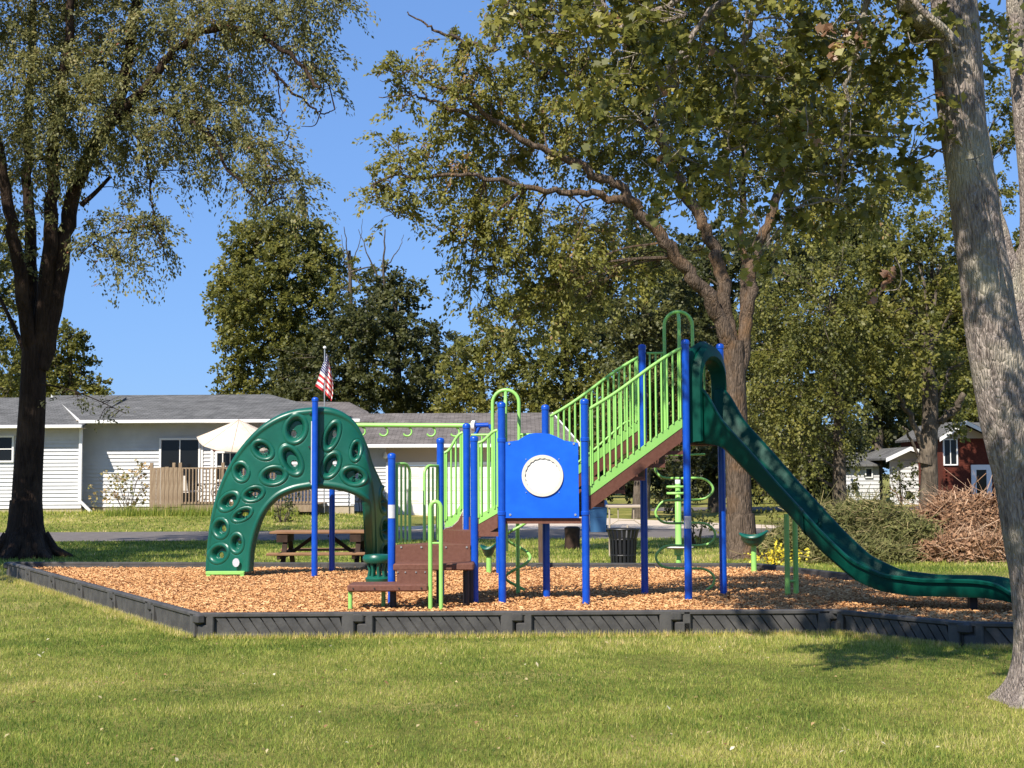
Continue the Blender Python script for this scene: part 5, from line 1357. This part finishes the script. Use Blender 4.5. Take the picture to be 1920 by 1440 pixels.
def bolt(parent, c, n, m='steel', r=.009):
    n = Vector(n).normalized()
    return MB().tube([c, c + n * .008], r, 8).build('bolt', M[m], parent, 40)
for a in (.785, 2.356, 3.927, 5.498): bolt(pn, cc + ex * (.262 * math.cos(a)) + Vector((0, 0, .262 * math.sin(a))) + nrm * .016, nrm, 'steel', .006)
for q in ((955, 832), (1076, 832), (957, 965), (1079, 965)): bolt(pn, pp(*q) + nrm * .016, nrm, 'steel', .013)
for p_, z_ in ((N1, 1.99), (N2, 1.99), (N1, 1.17), (N2, 1.17)):
    s_ = 1 if p_ is N1 else -1
    MB().lathe((p_[0], p_[1], z_ - .045), [(.046, .02), (.050, .025), (.050, .060), (.046, .065)], 16).build('clamp', M['blue'], ps)

def railing(nm, pa, pb, za, zb, ba, bb, n, r_top=.019, r_bal=.0125, curve=0.0, m='lime', ends=True):
    """sloped guard rail: za/zb rail heights at the ends, ba/bb baluster foot heights"""
    t_ = MB(); P = []
    for i in range(13):
        f = i / 12; z = za + (zb - za) * f
        if curve: z += curve * (math.sin(f * math.pi * 2 - math.pi) * .5) * (1 if True else 0)
        P.append(V3(L2(pa, pb, f), z))
    t_.tube(P, r_top, 8)
    ro = t_.build(nm, M[m], ps, 60)
    for i in range(n):
        f = (i + .5) / n
        z1 = za + (zb - za) * f + (curve * (math.sin(f * math.pi * 2 - math.pi) * .5) if curve else 0)
        z0 = ba + (bb - ba) * f
        c = L2(pa, pb, f)
        MB().tube([V3(c, z0), V3(c, z1)], r_bal, 6, False).build('baluster', M[m], ro, 60)
    if ends:
        MB().tube([V3(L2(pa, pb, .012), ba), V3(L2(pa, pb, .012), za)], r_bal * 1.2, 6).build('end_bar', M[m], ro, 60)
        MB().tube([V3(L2(pa, pb, .988), bb), V3(L2(pa, pb, .988), zb)], r_bal * 1.2, 6).build('end_bar', M[m], ro, 60)
    return ro
def inset(a, b, d=.055):
    u = Uv(a, b); return (a[0] + u.x * d, a[1] + u.y * d), (b[0] - u.x * d, b[1] - u.y * d)
# long stair, near and far side
def stringer(pa, pb, z0, z1, hgr=.115, hbr=.16, th=.018):
    a, b = inset(pa, pb, .05)
    n_ = Vector((-(b[1] - a[1]), b[0] - a[0], 0)).normalized() * th
    g_ = MB().prism([V3(a, z0), V3(b, z1), V3(b, z1 + hgr), V3(a, z0 + hgr)], n_).build('stringer', M['lime'], ps, 30)
    MB().prism([V3(a, z0 - hbr) + n_ * .3, V3(b, z1 - hbr) + n_ * .3, V3(b, z1 - .001) + n_ * .3, V3(a, z0 - .001) + n_ * .3], n_ * .8).build('skirt', M['brown'], ps, 30)
    return g_
stringer(N2, Tn, 1.36, 2.13); stringer(Fb, Tf, 1.36, 2.13)
a, b = inset(N2, Tn); railing('stair_railing', a, b, 2.33, 3.04, 1.47, 2.24, 16, curve=.03)
a, b = inset(Fb, Tf); railing('stair_railing', a, b, 2.28, 3.0, 1.47, 2.24, 16, curve=.03)
# low inner hand rail
a, b = inset(Fb, Tf, .12)
MB().tube(cr([V3(L2(a, b, .05), 1.55), V3(L2(a, b, .12), 1.62), V3(L2(a, b, .5), 1.90), V3(L2(a, b, .9), 2.22), V3(L2(a, b, .97), 2.16)], 6), .014, 8).build('hand_rail', M['lime'], ps, 60)
ns = 5
for i in range(ns):
    f0 = (i + .0) / ns; f1 = (i + 1.05) / ns; z = 1.11 + (1.99 - 1.11) * (i + 1) / (ns + 1) + .02
    na, nb_ = L2(N2, Tn, f0), L2(N2, Tn, f1); fa, fb2 = L2(Fb, Tf, f0), L2(Fb, Tf, f1)
    q = [L2(na, fa, .06), L2(nb_, fb2, .06), L2(nb_, fb2, .94), L2(na, fa, .94)]
    MB().prism([V3(p, z - .045) for p in q], (0, 0, .045)).build('tread', M['brown'], ps, 30)
    MB().prism([V3(q[0], z - .15), V3(q[3], z - .15), V3(q[3], z - .046), V3(q[0], z - .046)], Uv(N2, Tn) * .012).build('riser', M['brown'], ps, 30)

# back faces with entry arches
def arch_face(pa, pb, zdeck, zrail, f0, f1, ztop, nb1, nb2, bar_to, bar_low):
    a, b = inset(pa, pb)
    c0, c1 = L2(a, b, f0), L2(a, b, f1)
    if nb1: railing('guard_rail', a, c0, zrail, zrail, zdeck, zdeck, nb1, .015, .012, ends=False)
    if nb2: railing('guard_rail', c1, b, zrail, zrail, zdeck, zdeck, nb2, .015, .012, ends=False)
    r_ = math.dist(c0, c1) / 2; cm = L2(c0, c1, .5); u = Uv(c0, c1)
    P = [V3(c0, zdeck - .02), V3(c0, zrail), V3(c0, ztop - r_)]
    for k_ in range(1, 12):
        an = math.pi * k_ / 12; P.append(V3(cm, ztop - r_ + r_ * math.sin(an)) - u * (r_ * math.cos(an)))
    P += [V3(c1, ztop - r_), V3(c1, zrail), V3(c1, zdeck - .02)]
    MB().tube(P, .021, 10).build('entry_arch', M['lime'], ps, 60)
    top = V3(cm, ztop - .035)
    q = Vector(bar_to)
    MB().tube(cr([top, top + (q - top) * .35 + Vector((0, 0, -.02)), top + (q - top) * .85 + Vector((0, 0, -.10)), q + Vector((0, 0, -.30)), Vector((q.x, q.y, bar_low))], 6), .020, 10).build('entry_arch', M['lime'], ps, 60)
# deck arch with its near leg beside the front post; tower arch likewise
q = at(948.5, 900, 15.75)
arch_face(Gp, Fb, 1.05, 2.07, .31, .69, 2.60, 3, 3, (q.x, q.y, 2.56), .74)
q = at(1275, 760, 16.15)
arch_face(Tf, T3p, 1.93, 3.05, .26, .67, 3.55, 3, 3, (q.x, q.y, 3.50), 2.02)

# tower slide entry hood
ev = Uv(Tn, T3p); nv3 = Vector((ev.y, -ev.x, 0)); Mid = Vector(((Tn[0] + T3p[0]) / 2, (Tn[1] + T3p[1]) / 2, 0))
def hood_ring(hw, z0, zs, zt, off):
    P = [Mid + ev * -hw + Vector((0, 0, z0)) + nv3 * off, Mid + ev * -hw + Vector((0, 0, (z0 + zs) / 2)) + nv3 * off]
    for k_ in range(13):
        an = math.pi * (1 - k_ / 12)
        P.append(Mid + ev * (hw * math.cos(an)) + Vector((0, 0, zs + (zt - zs) * math.sin(an) ** .8)) + nv3 * off)
    P += [Mid + ev * hw + Vector((0, 0, (z0 + zs) / 2)) + nv3 * off, Mid + ev * hw + Vector((0, 0, z0)) + nv3 * off]
    return P
rings = [hood_ring(.31, 1.97, 2.62, 2.92, -.05), hood_ring(.41, 1.95, 2.70, 3.12, -.05), hood_ring(.41, 1.95, 2.72, 3.15, .01), hood_ring(.40, 1.95, 2.70, 3.12, .035),
         hood_ring(.37, 1.96, 2.68, 3.08, .04), hood_ring(.36, 1.97, 2.68, 3.12, .07), hood_ring(.35, 1.97, 2.66, 3.08, .13), hood_ring(.32, 1.98, 2.63, 2.97, .145), hood_ring(.305, 1.99, 2.61, 2.93, .11), hood_ring(.31, 1.97, 2.62, 2.92, -.05)]
mb = MB(); m_ = len(rings[0]); vs = [p for r_ in rings for p in r_]
fs = [(i * m_ + j, i * m_ + j + 1, (i + 1) * m_ + j + 1, (i + 1) * m_ + j) for i in range(len(rings) - 1) for j in range(m_ - 1)]
mb.add(vs, fs); mb.build('slide_hood', M['slide'], ps, 40)

# slide chute
top = [(-.02, 2.60), (.06, 2.63), (.13, 2.58), (.22, 2.44), (.32, 2.24), (.669, 1.885), (1.015, 1.515), (1.292, 1.255), (1.533, 1.03), (1.829, .79), (2.176, .62), (2.573, .56), (3.122, .545), (3.334, .51), (3.437, .45), (3.55, .36)]
bot = [(-.02, 1.95), (.07, 1.95), (.307, 1.915), (.663, 1.575), (1.104, 1.18), (1.468, .83), (1.824, .57), (2.114, .435), (2.456, .372), (3.171, .352), (3.46, .305), (3.55, .26)]
def interp(tab, d): return float(np.interp(d, [t[0] for t in tab], [t[1] for t in tab]))
ds = np.linspace(-.02, 3.55, 90)
fix = lambda d: float(np.interp(d, [.3, .7, 1.1, 1.5, 1.85, 2.15, 2.5, 3.1, 3.55], [0, .01, .03, .075, .105, .085, .06, .03, .0]))
tv_ = np.array([interp(top, d) - fix(d) for d in ds]); bv_ = np.array([interp(bot, d) - fix(d) for d in ds])
for _ in range(3):
    tv_[1:-1] = (tv_[:-2] + 2 * tv_[1:-1] + tv_[2:]) / 4; bv_[1:-1] = (bv_[:-2] + 2 * bv_[1:-1] + bv_[2:]) / 4
def chute(i0, i1, nm, grow=0.0):
    mb = MB(); vs = []; fs = []; L_ = None
    for i in range(i0, i1):
        zt, zb_, d = tv_[i] + grow * .4, bv_[i] - grow, ds[i]
        zf = bv_[i] + .05 if not grow else bv_[i] - .0
        hw = [(-.25, zb_), (-.285 - grow, zb_ + .05), (-.295 - grow, zt - .05), (-.33 - grow, zt - .04), (-.335 - grow, zt - .012), (-.315, zt), (-.285, zt - .004), (-.262, zt - .04), (-.245, zf + .07), (-.19, zf + .012), (0, zf)]
        prof_ = hw + [(-w_, z_) for w_, z_ in reversed(hw[:-1])]
        vs += [Mid + nv3 * (d + .03) + ev * w_ + Vector((0, 0, z_)) for w_, z_ in prof_]; L_ = len(prof_)
    n_ = i1 - i0
    for i in range(n_ - 1):
        for j in range(L_):
            k_ = (j + 1) % L_
            fs.append((i * L_ + j, i * L_ + k_, (i + 1) * L_ + k_, (i + 1) * L_ + j))
    fs.append(tuple(range(L_))); fs.append(tuple((n_ - 1) * L_ + j for j in reversed(range(L_))))
    mb.add(vs, fs); return mb.build(nm, M['slide'], ps, 50)
jn = 33
chute(0, jn, 'slide_chute'); chute(jn, 90, 'slide_chute'); chute(jn - 1, jn + 1, 'joint_flange', .016)
sl_ = MB()
for (px_, py_) in ((1477, 1119), (1493, 1118)):
    p = on(px_, py_, GZ0)
    sl_ = MB(); sl_.tube([(p.x, p.y, GZ0 - .02), (p.x, p.y, 1.12)], .032, 8); sl_.build('slide_leg', M['lime'], ps, 60)
p = on(1477, 1119, GZ0); q = on(1493, 1118, GZ0)
MB().tube([(p.x, p.y, .33), (q.x, q.y, .33)], .016, 8).build('leg_brace', M['lime'], ps, 60)
e_ = Mid + nv3 * 3.05
MB().box((e_.x, e_.y, .22), (.08, .08, .2)).build('slide_foot', M['black'], ps)

# short stair between the transfer deck and the lower deck
stringer(A2, N1, 1.05, 1.17, .10, .16); 
gs = MB(); a, b = inset(A3, Gp, .05); n_ = Vector((-(b[1] - a[1]), b[0] - a[0], 0)).normalized() * .018
gs.prism([V3(a, .98), V3(L2(a, b, .4), 1.0), V3(L2(a, b, .75), 1.07), V3(b, 1.18), V3(b, 1.30), V3(L2(a, b, .5), 1.13), V3(a, 1.10)], n_); gs.build('stringer', M['lime'], ps, 30)
MB().prism([V3(a, .80), V3(b, .80), V3(b, 1.17), V3(L2(a, b, .75), 1.06), V3(L2(a, b, .4), .99), V3(a, .97)], n_ * .7).build('skirt', M['brown'], ps, 30)
a, b = inset(A3, Gp, .045); railing('stair_railing', a, b, 1.86, 2.10, 1.06, 1.2, 4, .018, .013, .05)
a, b = inset(A2, N1, .045); railing('stair_railing', a, b, 1.96, 2.10, 1.12, 1.24, 3, .018, .013, .03)
for i, z in enumerate((.96,)):
    q = [L2(A2, N1, .05), N1, Gp, L2(A3, Gp, .05)]
    MB().prism([V3(p, z - .05) for p in q], (0, 0, .05)).build('tread', M['brown'], ps, 30)
q0, q1 = L2(A2, A3, .06), L2(A2, A3, .94)
MB().prism([V3(q0, .82), V3(q1, .82), V3(q1, .958), V3(q0, .958)], (.015, 0, 0)).build('riser', M['brown'], ps, 30)
q0, q1 = L2(N1, Gp, .06), L2(N1, Gp, .94)
MB().prism([V3(q0, .96), V3(q1, .96), V3(q1, 1.105), V3(q0, 1.105)], (.015, 0, 0)).build('riser', M['brown'], ps, 30)
# transfer station
a, b = inset(A1, A2, .045)
rs_ = MB().box(((a[0] + b[0]) / 2, 15.625, .722), (b[0] - a[0], .02, .20), bev=.004).build('riser', M['brown'], ps)
for px_ in (752, 790, 836, 875): w_ = at(px_, 1026, 15.6); bolt(rs_, Vector((w_.x, 15.614, w_.z)), (0, -1, 0), 'steel', .011)
x0, x1 = at(740, 1060, 15.4).x, at(889, 1060, 15.4).x
ms = MB().box(((x0 + x1) / 2, 15.40, .60), (x1 - x0, .42, .075), bev=.012).build('step', M['brown'], ps)
x2 = at(803, 1060, 15.2).x
r2_ = MB().box(((x0 + .04 + x2) / 2, 15.20, .485), (x2 - x0 - .04, .02, .17), bev=.004).build('riser', M['brown'], ps)
for px_ in (746, 760, 780, 797): w_ = at(px_, 1060, 15.19); bolt(r2_, Vector((w_.x, 15.188, .548)), (0, -1, 0), 'steel', .008)
x0b = at(652, 1095, 15.0).x; x1b = at(803, 1095, 15.0).x
ls = MB().box(((x0b + x1b) / 2, 15.16, .395), (x1b - x0b, .44, .075), bev=.014).build('step', M['brown'], ps)
for px_ in (662, 702, 748, 790): w_ = at(px_, 1097, 14.94); bolt(ls, Vector((w_.x, 14.938, .395)), (0, -1, 0), 'dark', .008)
for (px_, Y_, zt_, m_) in ((657, 15.0, .36, 'lime'), (719, 15.33, .36, 'lime'), (737, 15.22, .36, 'black'), (824, 15.45, .57, 'black'), (874, 15.42, .57, 'black'), (882, 15.56, .57, 'black')):
    x = at(px_, 1100, Y_).x
    MB().tube([(x, Y_, GZ0 - .02), (x, Y_, zt_)], .024 if m_ == 'lime' else .036, 8).build('step_leg', M[m_], ps, 60)
# upright loop handle in front
xa, xb = at(807, 1100, 14.98).x, at(827, 1100, 14.98).x
P = [(xa, 14.98, GZ0 - .02), (xa, 14.98, 1.24)]; r_ = (xb - xa) / 2
for k_ in range(1, 10): an = math.pi * k_ / 10; P.append(((xa + xb) / 2 - r_ * math.cos(an), 14.98, 1.24 + .075 * math.sin(an)))
P += [(xb, 14.98, 1.24), (xb, 14.98, GZ0 - .02)]
lh = MB().tube(P, .023, 10).build('loop_handle', M['lime'], ps, 60)
MB().tube([(xa, 14.98, .87), (xb, 14.98, .87)], .012, 8).build('cross_bar', M['lime'], lh, 60)
# entry hand rails between the low posts
for (f0, f1, s_) in ((.10, .36, 1), (.66, .93, -1)):
    pA, pB = L2(A1, A3, f0), L2(A1, A3, f1)
    if s_ < 0: pA, pB = pB, pA
    hi = 1.73 if s_ > 0 else 1.71
    P = [V3(pA, .84), V3(pA, hi)]; u = Uv(pA, pB); Ld = math.dist(pA, pB)
    P += [V3(pA, hi) + u * (Ld * .55)]
    for k_ in range(1, 5): an = math.pi / 2 * k_ / 4; P.append(V3(pA, hi - .10 + .10 * math.cos(an)) + u * (Ld * .55 + Ld * .45 * math.sin(an)))
    P.append(V3(pB, .84))
    er = MB().tube(P, .018, 8).build('entry_rail', M['lime'], ps, 60)
    for g_ in (.34, .66): MB().tube([V3(L2(pA, pB, g_), .84), V3(L2(pA, pB, g_), hi - .02)], .013, 6).build('baluster', M['lime'], er, 60)
    MB().tube([V3(A1 if s_ > 0 else A3, hi), V3(pA, hi)], .014, 6).build('rail_arm', M['lime'], er, 60)
# spiral climber behind the lower deck
sp_ = at(952, 1000, 16.75)
P = []
for i in range(61):
    a_ = i / 60 * 2 * math.pi * 2.6 + 1.0; P.append((sp_.x + .12 + .15 * math.cos(a_), 16.85 + .15 * math.sin(a_), .2 + 1.25 * i / 60))
MB().tube([(sp_.x + .12, 16.85, .15), (sp_.x + .12, 16.85, 1.9)], .024, 8).build('climber_pole', M['lime'], ps, 60)
MB().tube(P, .017, 8).build('spiral_climber', M['lime'], ps, 60)
# snake climber behind the tower
Zs = 17.2; pts_ = []
def S(px, py): return at(px, py, Zs)
seq = [(1252, 853), (1290, 853), (1322, 852)]
MB().tube(cr([S(*q) for q in seq], 4), .014, 8).build('climber_bar', M['lime'], ps, 60)
pts_ = [(1240, 862), (1229, 880), (1242, 895), (1275, 897), (1315, 897), (1333, 908), (1336, 922), (1318, 936), (1280, 938), (1245, 940), (1231, 955), (1231, 968), (1246, 980), (1280, 981), (1318, 981), (1337, 992), (1340, 1008), (1325, 1021), (1285, 1023), (1250, 1024), (1232, 1038), (1232, 1052), (1248, 1064), (1285, 1066), (1320, 1067), (1338, 1080), (1336, 1097), (1318, 1109), (1292, 1111)]
MB().tube(cr([S(*q) for q in pts_], 4), .016, 8).build('snake_climber', M['lime'], ps, 60)

# ------------------------------------------------------------------ overhead ladder
P2 = (-2.70, 20.81); P3 = (-.20, 20.08)
ol = thing('overhead_ladder', (-1.4, 20.4, GZ0), 'lime green overhead bar with hanging hand grips running right from the climbing arch', 'climber')
o = post(ol, P2, 1.55); o = post(ol, P3, 2.20)
b0_ = at(640, 797, 20.75); b1_ = at(888, 798, 20.1)
MB().tube([b0_, b1_], .034, 12).build('beam', M['lime'], ol, 60)
MB().tube([b1_ - (b1_ - b0_).normalized() * .02, b1_ + (b1_ - b0_).normalized() * .03], .075, 14).build('collar', M['white'], ol, 50)
q = at(916, 797, 20.09); MB().tube([b1_, q], .036, 12).build('beam_arm', M['blue'], ol, 60)
MB().tube([b1_ + Vector((.08, 0, -.02)), b1_ + Vector((.02, 0, -.14))], .03, 8).tube([q, Vector((P3[0], P3[1], 2.15))], .03, 8).build('arm_brace', M['blue'], ol, 60)
gp_ = MB().tube(cr([(.02, 0, 0), (.055, 0, -.03), (.06, 0, -.085), (.02, 0, -.125), (-.035, 0, -.12), (-.06, 0, -.09)], 4), .014, 8).mesh('hand_grip', M['lime'], 60)
for px_ in (678, 721, 766, 810, 854):
    f = (px_ - 640) / (888 - 640); w_ = b0_.lerp(b1_, f) + Vector((0, 0, -.03))
    piece('hand_grip', gp_, ol, w_)

# ------------------------------------------------------------------ climbing arch
P1 = (-2.79, 19.62)
ca = thing('climbing_arch', (P1[0], P1[1], GZ0), 'dark green moulded climbing arch with oval hand holds around a blue post', 'climber')
post(ca, P1, 2.70)
O_ = [(386, 1071), (391, 1010), (401, 950), (419, 895), (447, 845), (485, 803), (530, 776), (577, 766), (624, 767), (662, 788), (684, 832), (695, 868), (710, 900), (723, 932), (729, 990), (733, 1062)]
I_ = [(468, 1072), (472, 1030), (483, 988), (499, 956), (522, 933), (550, 921), (578, 916), (600, 914), (625, 916), (650, 921), (671, 929), (684, 936), (691, 946), (693, 975), (695, 1020), (696, 1062)]
Rr = [((o[0] + i[0]) / 2, (o[1] + i[1]) / 2) for o, i in zip(O_, I_)]
Rr[9] = (657, 852); Rr[10] = (682, 858); Rr[11] = (691, 884); Rr[12] = (695, 908); Rr[13] = (700, 945); Rr[14] = (702, 995); Rr[15] = (704, 1062)
dO = [0, 0, .0, 0, 0, 0, 0, 0, 0, .05, .15, .35, .6, .9, 1.4, 1.9]
dR = [0, 0, 0, 0, 0, 0, 0, 0, 0, .0, .02, .06, .12, .3, .8, 1.35]
dI = [0, 0, 0, 0, 0, 0, 0, 0, 0, 0, .0, .02, .08, .25, .75, 1.3]
def c3(pts, dd, n=32): return np.array([tuple(p) for p in cr([Vector((p[0], p[1], d)) for p, d in zip(pts, dd)], n)])
CO, CR_, CI = c3(O_, dO), c3(Rr, dR), c3(I_, dI)
nw = 136; ws = np.linspace(0, 1, nw)
nT = len(CO); grid = np.zeros((nT, nw, 3))
for j, w_ in enumerate(ws):
    grid[:, j] = CO * (1 - w_ / .5) + CR_ * (w_ / .5) if w_ <= .5 else CR_ * (1 - (w_ - .5) / .5) + CI * ((w_ - .5) / .5)
px_, py_ = grid[..., 0].copy(), grid[..., 1].copy()
HOLD = [(554.8, 805, 20, 26, 15, 550, 813, 5.5, 7), (493, 844, 21, 15.5, 35, 492.5, 844.5, 9.5, 5.5), (546.8, 863.4, 17.5, 29, -27, 551, 869, 6.5, 6), (452.8, 885, 14.5, 18, -12, 453, 885, 5, 7.5), (513.5, 892, 24, 17, -10, 510, 892, 8, 7),
        (475.7, 926.4, 20, 13, -20, 476, 926.5, 7.5, 4), (622.4, 817.6, 13, 28, 22, 627, 813, 4, 7.5), (667, 846, 10, 19, 8, 670, 843, 3.5, 6), (621, 872.6, 15, 25, 27, 628, 868.5, 5.5, 6), (663.6, 893, 23, 17, 15, 673, 892, 8.5, 6.5),
        (430, 940.7, 21, 14, -42, 428.7, 943, 4.5, 7), (455, 965, 20, 11, -28, 457, 965, 7.5, 4.5), (415, 991, 14.5, 18, 0, 415, 992, 4.5, 7), (444.8, 1018.6, 12.5, 18, 0, 446, 1015, 4.5, 6), (411.6, 1038, 19, 16, -42, 410.4, 1041.5, 4.5, 6),
        (716.5, 937, 7.5, 24, -3, 716, 934, 2.6, 12), (720, 992, 8.5, 21, 0, 719, 992, 3, 8), (722, 1036, 9, 18, 0, 722, 1036, 3, 7)]
HOLD = [h[:7] + (h[7] * .88, h[8] * .88) for h in HOLD]
for h_ in HOLD:       # pull the mesh onto the rim of every through hole
    ux_, uy_ = (px_ - h_[5]) / h_[7], (py_ - h_[6]) / h_[8]; hq = np.sqrt(ux_ ** 2 + uy_ ** 2)
    mv = (hq > .62) & (hq < 1.25); px_[mv] = h_[5] + (ux_ / hq)[mv] * h_[7]; py_[mv] = h_[6] + (uy_ / hq)[mv] * h_[8]
Zd = 19.74 + grid[..., 2] + .30 * np.clip((500 - px_) / 110, 0, 1.3) ** 2 + .02 * np.sin((px_ - 590) / 60)
Rn = np.array(ROT)
dv = np.stack([px_ - 960, 720 - py_, np.full(px_.shape, -FPX)], -1) @ Rn.T
W3 = np.array(CAM) + dv * (Zd / dv[..., 1])[..., None]
tu = np.gradient(W3, axis=0); tw = np.gradient(W3, axis=1); nn = np.cross(tu, tw); nn /= np.linalg.norm(nn, axis=-1, keepdims=True)
if nn[60, 50, 1] > 0: nn = -nn
disp = np.zeros(px_.shape); holem = np.zeros(px_.shape, bool)
for (cx_, cy_, rx_, ry_, an_, hx_, hy_, hrx, hry) in HOLD:
    a_ = math.radians(-an_) * -1
    dx_, dy_ = px_ - cx_, py_ - cy_
    # rotate so that positive angle leans the top to the right
    u_ = dx_ * math.cos(a_) + dy_ * math.sin(a_); v_ = -dx_ * math.sin(a_) + dy_ * math.cos(a_)
    if rx_ > ry_: pass
    q_ = np.sqrt((u_ / rx_) ** 2 + (v_ / ry_) ** 2)
    rim = .017 * np.exp(-((q_ - 1.0) / .085) ** 2) - .004 * np.exp(-((q_ - 1.2) / .06) ** 2)
    dish = -.075 * (1 - smooth((q_ - .66) / .22)) * (q_ < .9)
    tilt = np.where(q_ < .66, -.02 * v_ / ry_ * (1 - q_ / .66), 0)
    disp += rim + dish + tilt
    hq = np.sqrt(((px_ - hx_) / hrx) ** 2 + ((py_ - hy_) / hry) ** 2)
    disp += .008 * np.exp(-((hq - 1.0) / .25) ** 2) * (q_ < .8)
    holem |= hq < 1.001
edge = np.minimum(np.broadcast_to(ws, px_.shape), 1 - np.broadcast_to(ws, px_.shape))
disp += .016 * np.exp(-((edge - .045) / .022) ** 2)
disp -= .09 * np.clip(1 - edge / .022, 0, 1) ** 1.5
fT = np.linspace(0, 15, nT)[:, None]
disp += .016 * np.exp(-((ws[None] - .5) / .035) ** 2) * smooth((fT - 10) / 2) - .012 * np.exp(-((px_ - 590) / 2.5) ** 2)
W4 = W3 + nn * disp[..., None]
ids = np.arange(nT * nw).reshape(nT, nw)
fq = np.stack([ids[:-1, :-1], ids[1:, :-1], ids[1:, 1:], ids[:-1, 1:]], -1)
hm = holem[:-1, :-1] & holem[1:, 1:] & holem[1:, :-1] & holem[:-1, 1:]
fq = fq[~hm].reshape(-1, 4)
me = np_mesh('climbing_panel', (W4.reshape(-1, 3) - np.array(WLOC[ca.name])), 4, M['green'], faces=fq, smooth=True)
cpn = link_mesh('climbing_panel', me, ca, None, WLOC[ca.name])
so = cpn.modifiers.new('s', 'SOLIDIFY'); so.thickness = .02; so.offset = -1 if True else 1
# lime base brackets
k1 = at(388, 1072, 19.76); k2 = at(460, 1072, 19.76)
br_ = MB(); br_.box(((k1.x + k2.x) / 2, 19.72, k1.z - .015), (k2.x - k1.x, .10, .05), bev=.008)
for x in (k1.x + .04, k2.x - .03): br_.box((x, 19.70, .17), (.05, .06, .11))
br_.build('base_bracket', M['lime'], ca)
for (x_, y_) in ((581, 775), (600, 775), (580, 838), (600, 838), (581, 902), (600, 902)): bolt(ca, at(x_, y_, 19.70), (0, -1, 0), 'dark', .016)
k1 = at(442, 1055, 19.70); MB().lathe((k1.x, 19.725, k1.z), [(.001, 0), (.001, 0)], 4)
sk = MB(); vs = [(k1.x + .05 * math.cos(a), 19.715, k1.z + .062 * math.sin(a)) for a in np.linspace(0, 2 * math.pi, 13)[:-1]]; sk.prism(vs, (0, -.003, 0)); sk.build('sticker', M['sticker'], ca)
MB().box((P1[0] - .05, P1[1] + .02, 1.92), (.012, .05, .9)).build('edge_strip', M['sticker'], ca)

# ------------------------------------------------------------------ small free standing play pieces
def bowl(name, px, base_py, ztop, r_, label, pole_r=.04):
    b = on(px, base_py, GZ0)
    t = thing(name, (b.x, b.y, GZ0), label, 'play seat')
    MB().lathe((b.x, b.y, GZ0), [(pole_r, 0), (pole_r, ztop - GZ0 - r_ * .75), (pole_r * 1.5, ztop - GZ0 - r_ * .7), (pole_r * 1.5, ztop - GZ0 - r_ * .6)], 12).build('pole', M['lime'], t, 50)
    prof = [(.02, -r_ * .78), (r_ * .5, -r_ * .74), (r_ * .78, -r_ * .45), (r_ * .86, -r_ * .2), (r_ * 1.0, -r_ * .05), (r_, .0), (r_ * .93, .015), (r_ * .82, -.02), (r_ * .5, -.13), (.02, -.16)]
    mb = MB(); mb.lathe((b.x, b.y, ztop), prof, 28)
    vs2 = []
    for v in mb.v:
        a_ = math.atan2(v[1] - b.y, v[0] - b.x); rr = math.hypot(v[0] - b.x, v[1] - b.y)
        vs2.append((v[0], v[1], v[2] + .035 * (rr / r_) ** 2 * math.cos(2 * a_ + .4) + .02 * (rr / r_) * math.cos(a_)))
    mb.v = vs2; mb.build('bowl', M['green'], t, 50); return t
bowl('bowl_spinner', 1414, 1076, .72, .21, 'dark green bowl seat on a lime pole to the left of the slide legs')
bowl('green_stool', 917, 1077, .56, .13, 'small green seat glimpsed below the lower deck stairs')
st = on(1273, 1066, GZ0)
ss = thing('standing_spinner', (st.x, st.y, GZ0), 'lime standing spinner with round foot disc and ring handles behind the tower posts', 'spinner')
MB().lathe((st.x, st.y, GZ0), [(.045, 0), (.045, .12), (.035, .13), (.035, .2), (.07, .21), (.07, .3)], 14).build('base', M['lime'], ss, 40)
MB().lathe((st.x, st.y, .45), [(.05, 0), (.21, .01), (.23, .03), (.21, .045), (.05, .05)], 28).build('foot_disc', M['white'], ss, 50)
MB().lathe((st.x, st.y, .50), [(.048, 0), (.048, .72), (.04, .73), (.04, .95)], 14).build('pole', M['lime'], ss, 50)
MB().lathe((st.x, st.y, 1.45), [(.042, 0), (.042, .08), (.03, .1)], 14).build('cap', M['white'], ss, 50)
for z_ in (1.30, 1.40):
    P_ = [(st.x - .03 + .13 * math.cos(a), st.y + .11 * math.sin(a), z_) for a in np.linspace(0, 2 * math.pi, 21)]
    MB().tube(P_, .02, 8, False).build('ring_handle', M['lime'], ss, 60)
sp = at(708, 1046, 17.8)
pd = thing('stepping_pod', (sp.x, 17.8, GZ0), 'round ribbed green stepping pod beside the right foot of the climbing arch', 'play seat')
MB().lathe((sp.x, 17.8, .49), [(.05, 0), (.17, .0), (.19, .03), (.19, .07), (.17, .10), (.04, .11)], 28).build('pod_top', M['green'], pd, 50)
rb_ = MB()
for i in range(9):
    a_ = i * .7; rb_.tube([(sp.x + .13 * math.cos(a_), 17.8 + .13 * math.sin(a_), .5), (sp.x + .10 * math.cos(a_), 17.8 + .10 * math.sin(a_), .40), (sp.x + .12 * math.cos(a_), 17.8 + .12 * math.sin(a_), .28)], .024, 6)
rb_.lathe((sp.x, 17.8, .24), [(.02, 0), (.15, .01), (.16, .05), (.13, .08), (.02, .1)], 20)
rb_.build('pod_base', M['green'], pd, 50)
for dx_, dy_ in ((-.06, -.08), (.06, -.08), (0, .1)): MB().tube([(sp.x + dx_, 17.8 + dy_, GZ0 - .02), (sp.x + dx_ * .8, 17.8 + dy_ * .8, .27)], .026, 8).build('foot', M['lime'], pd, 60)
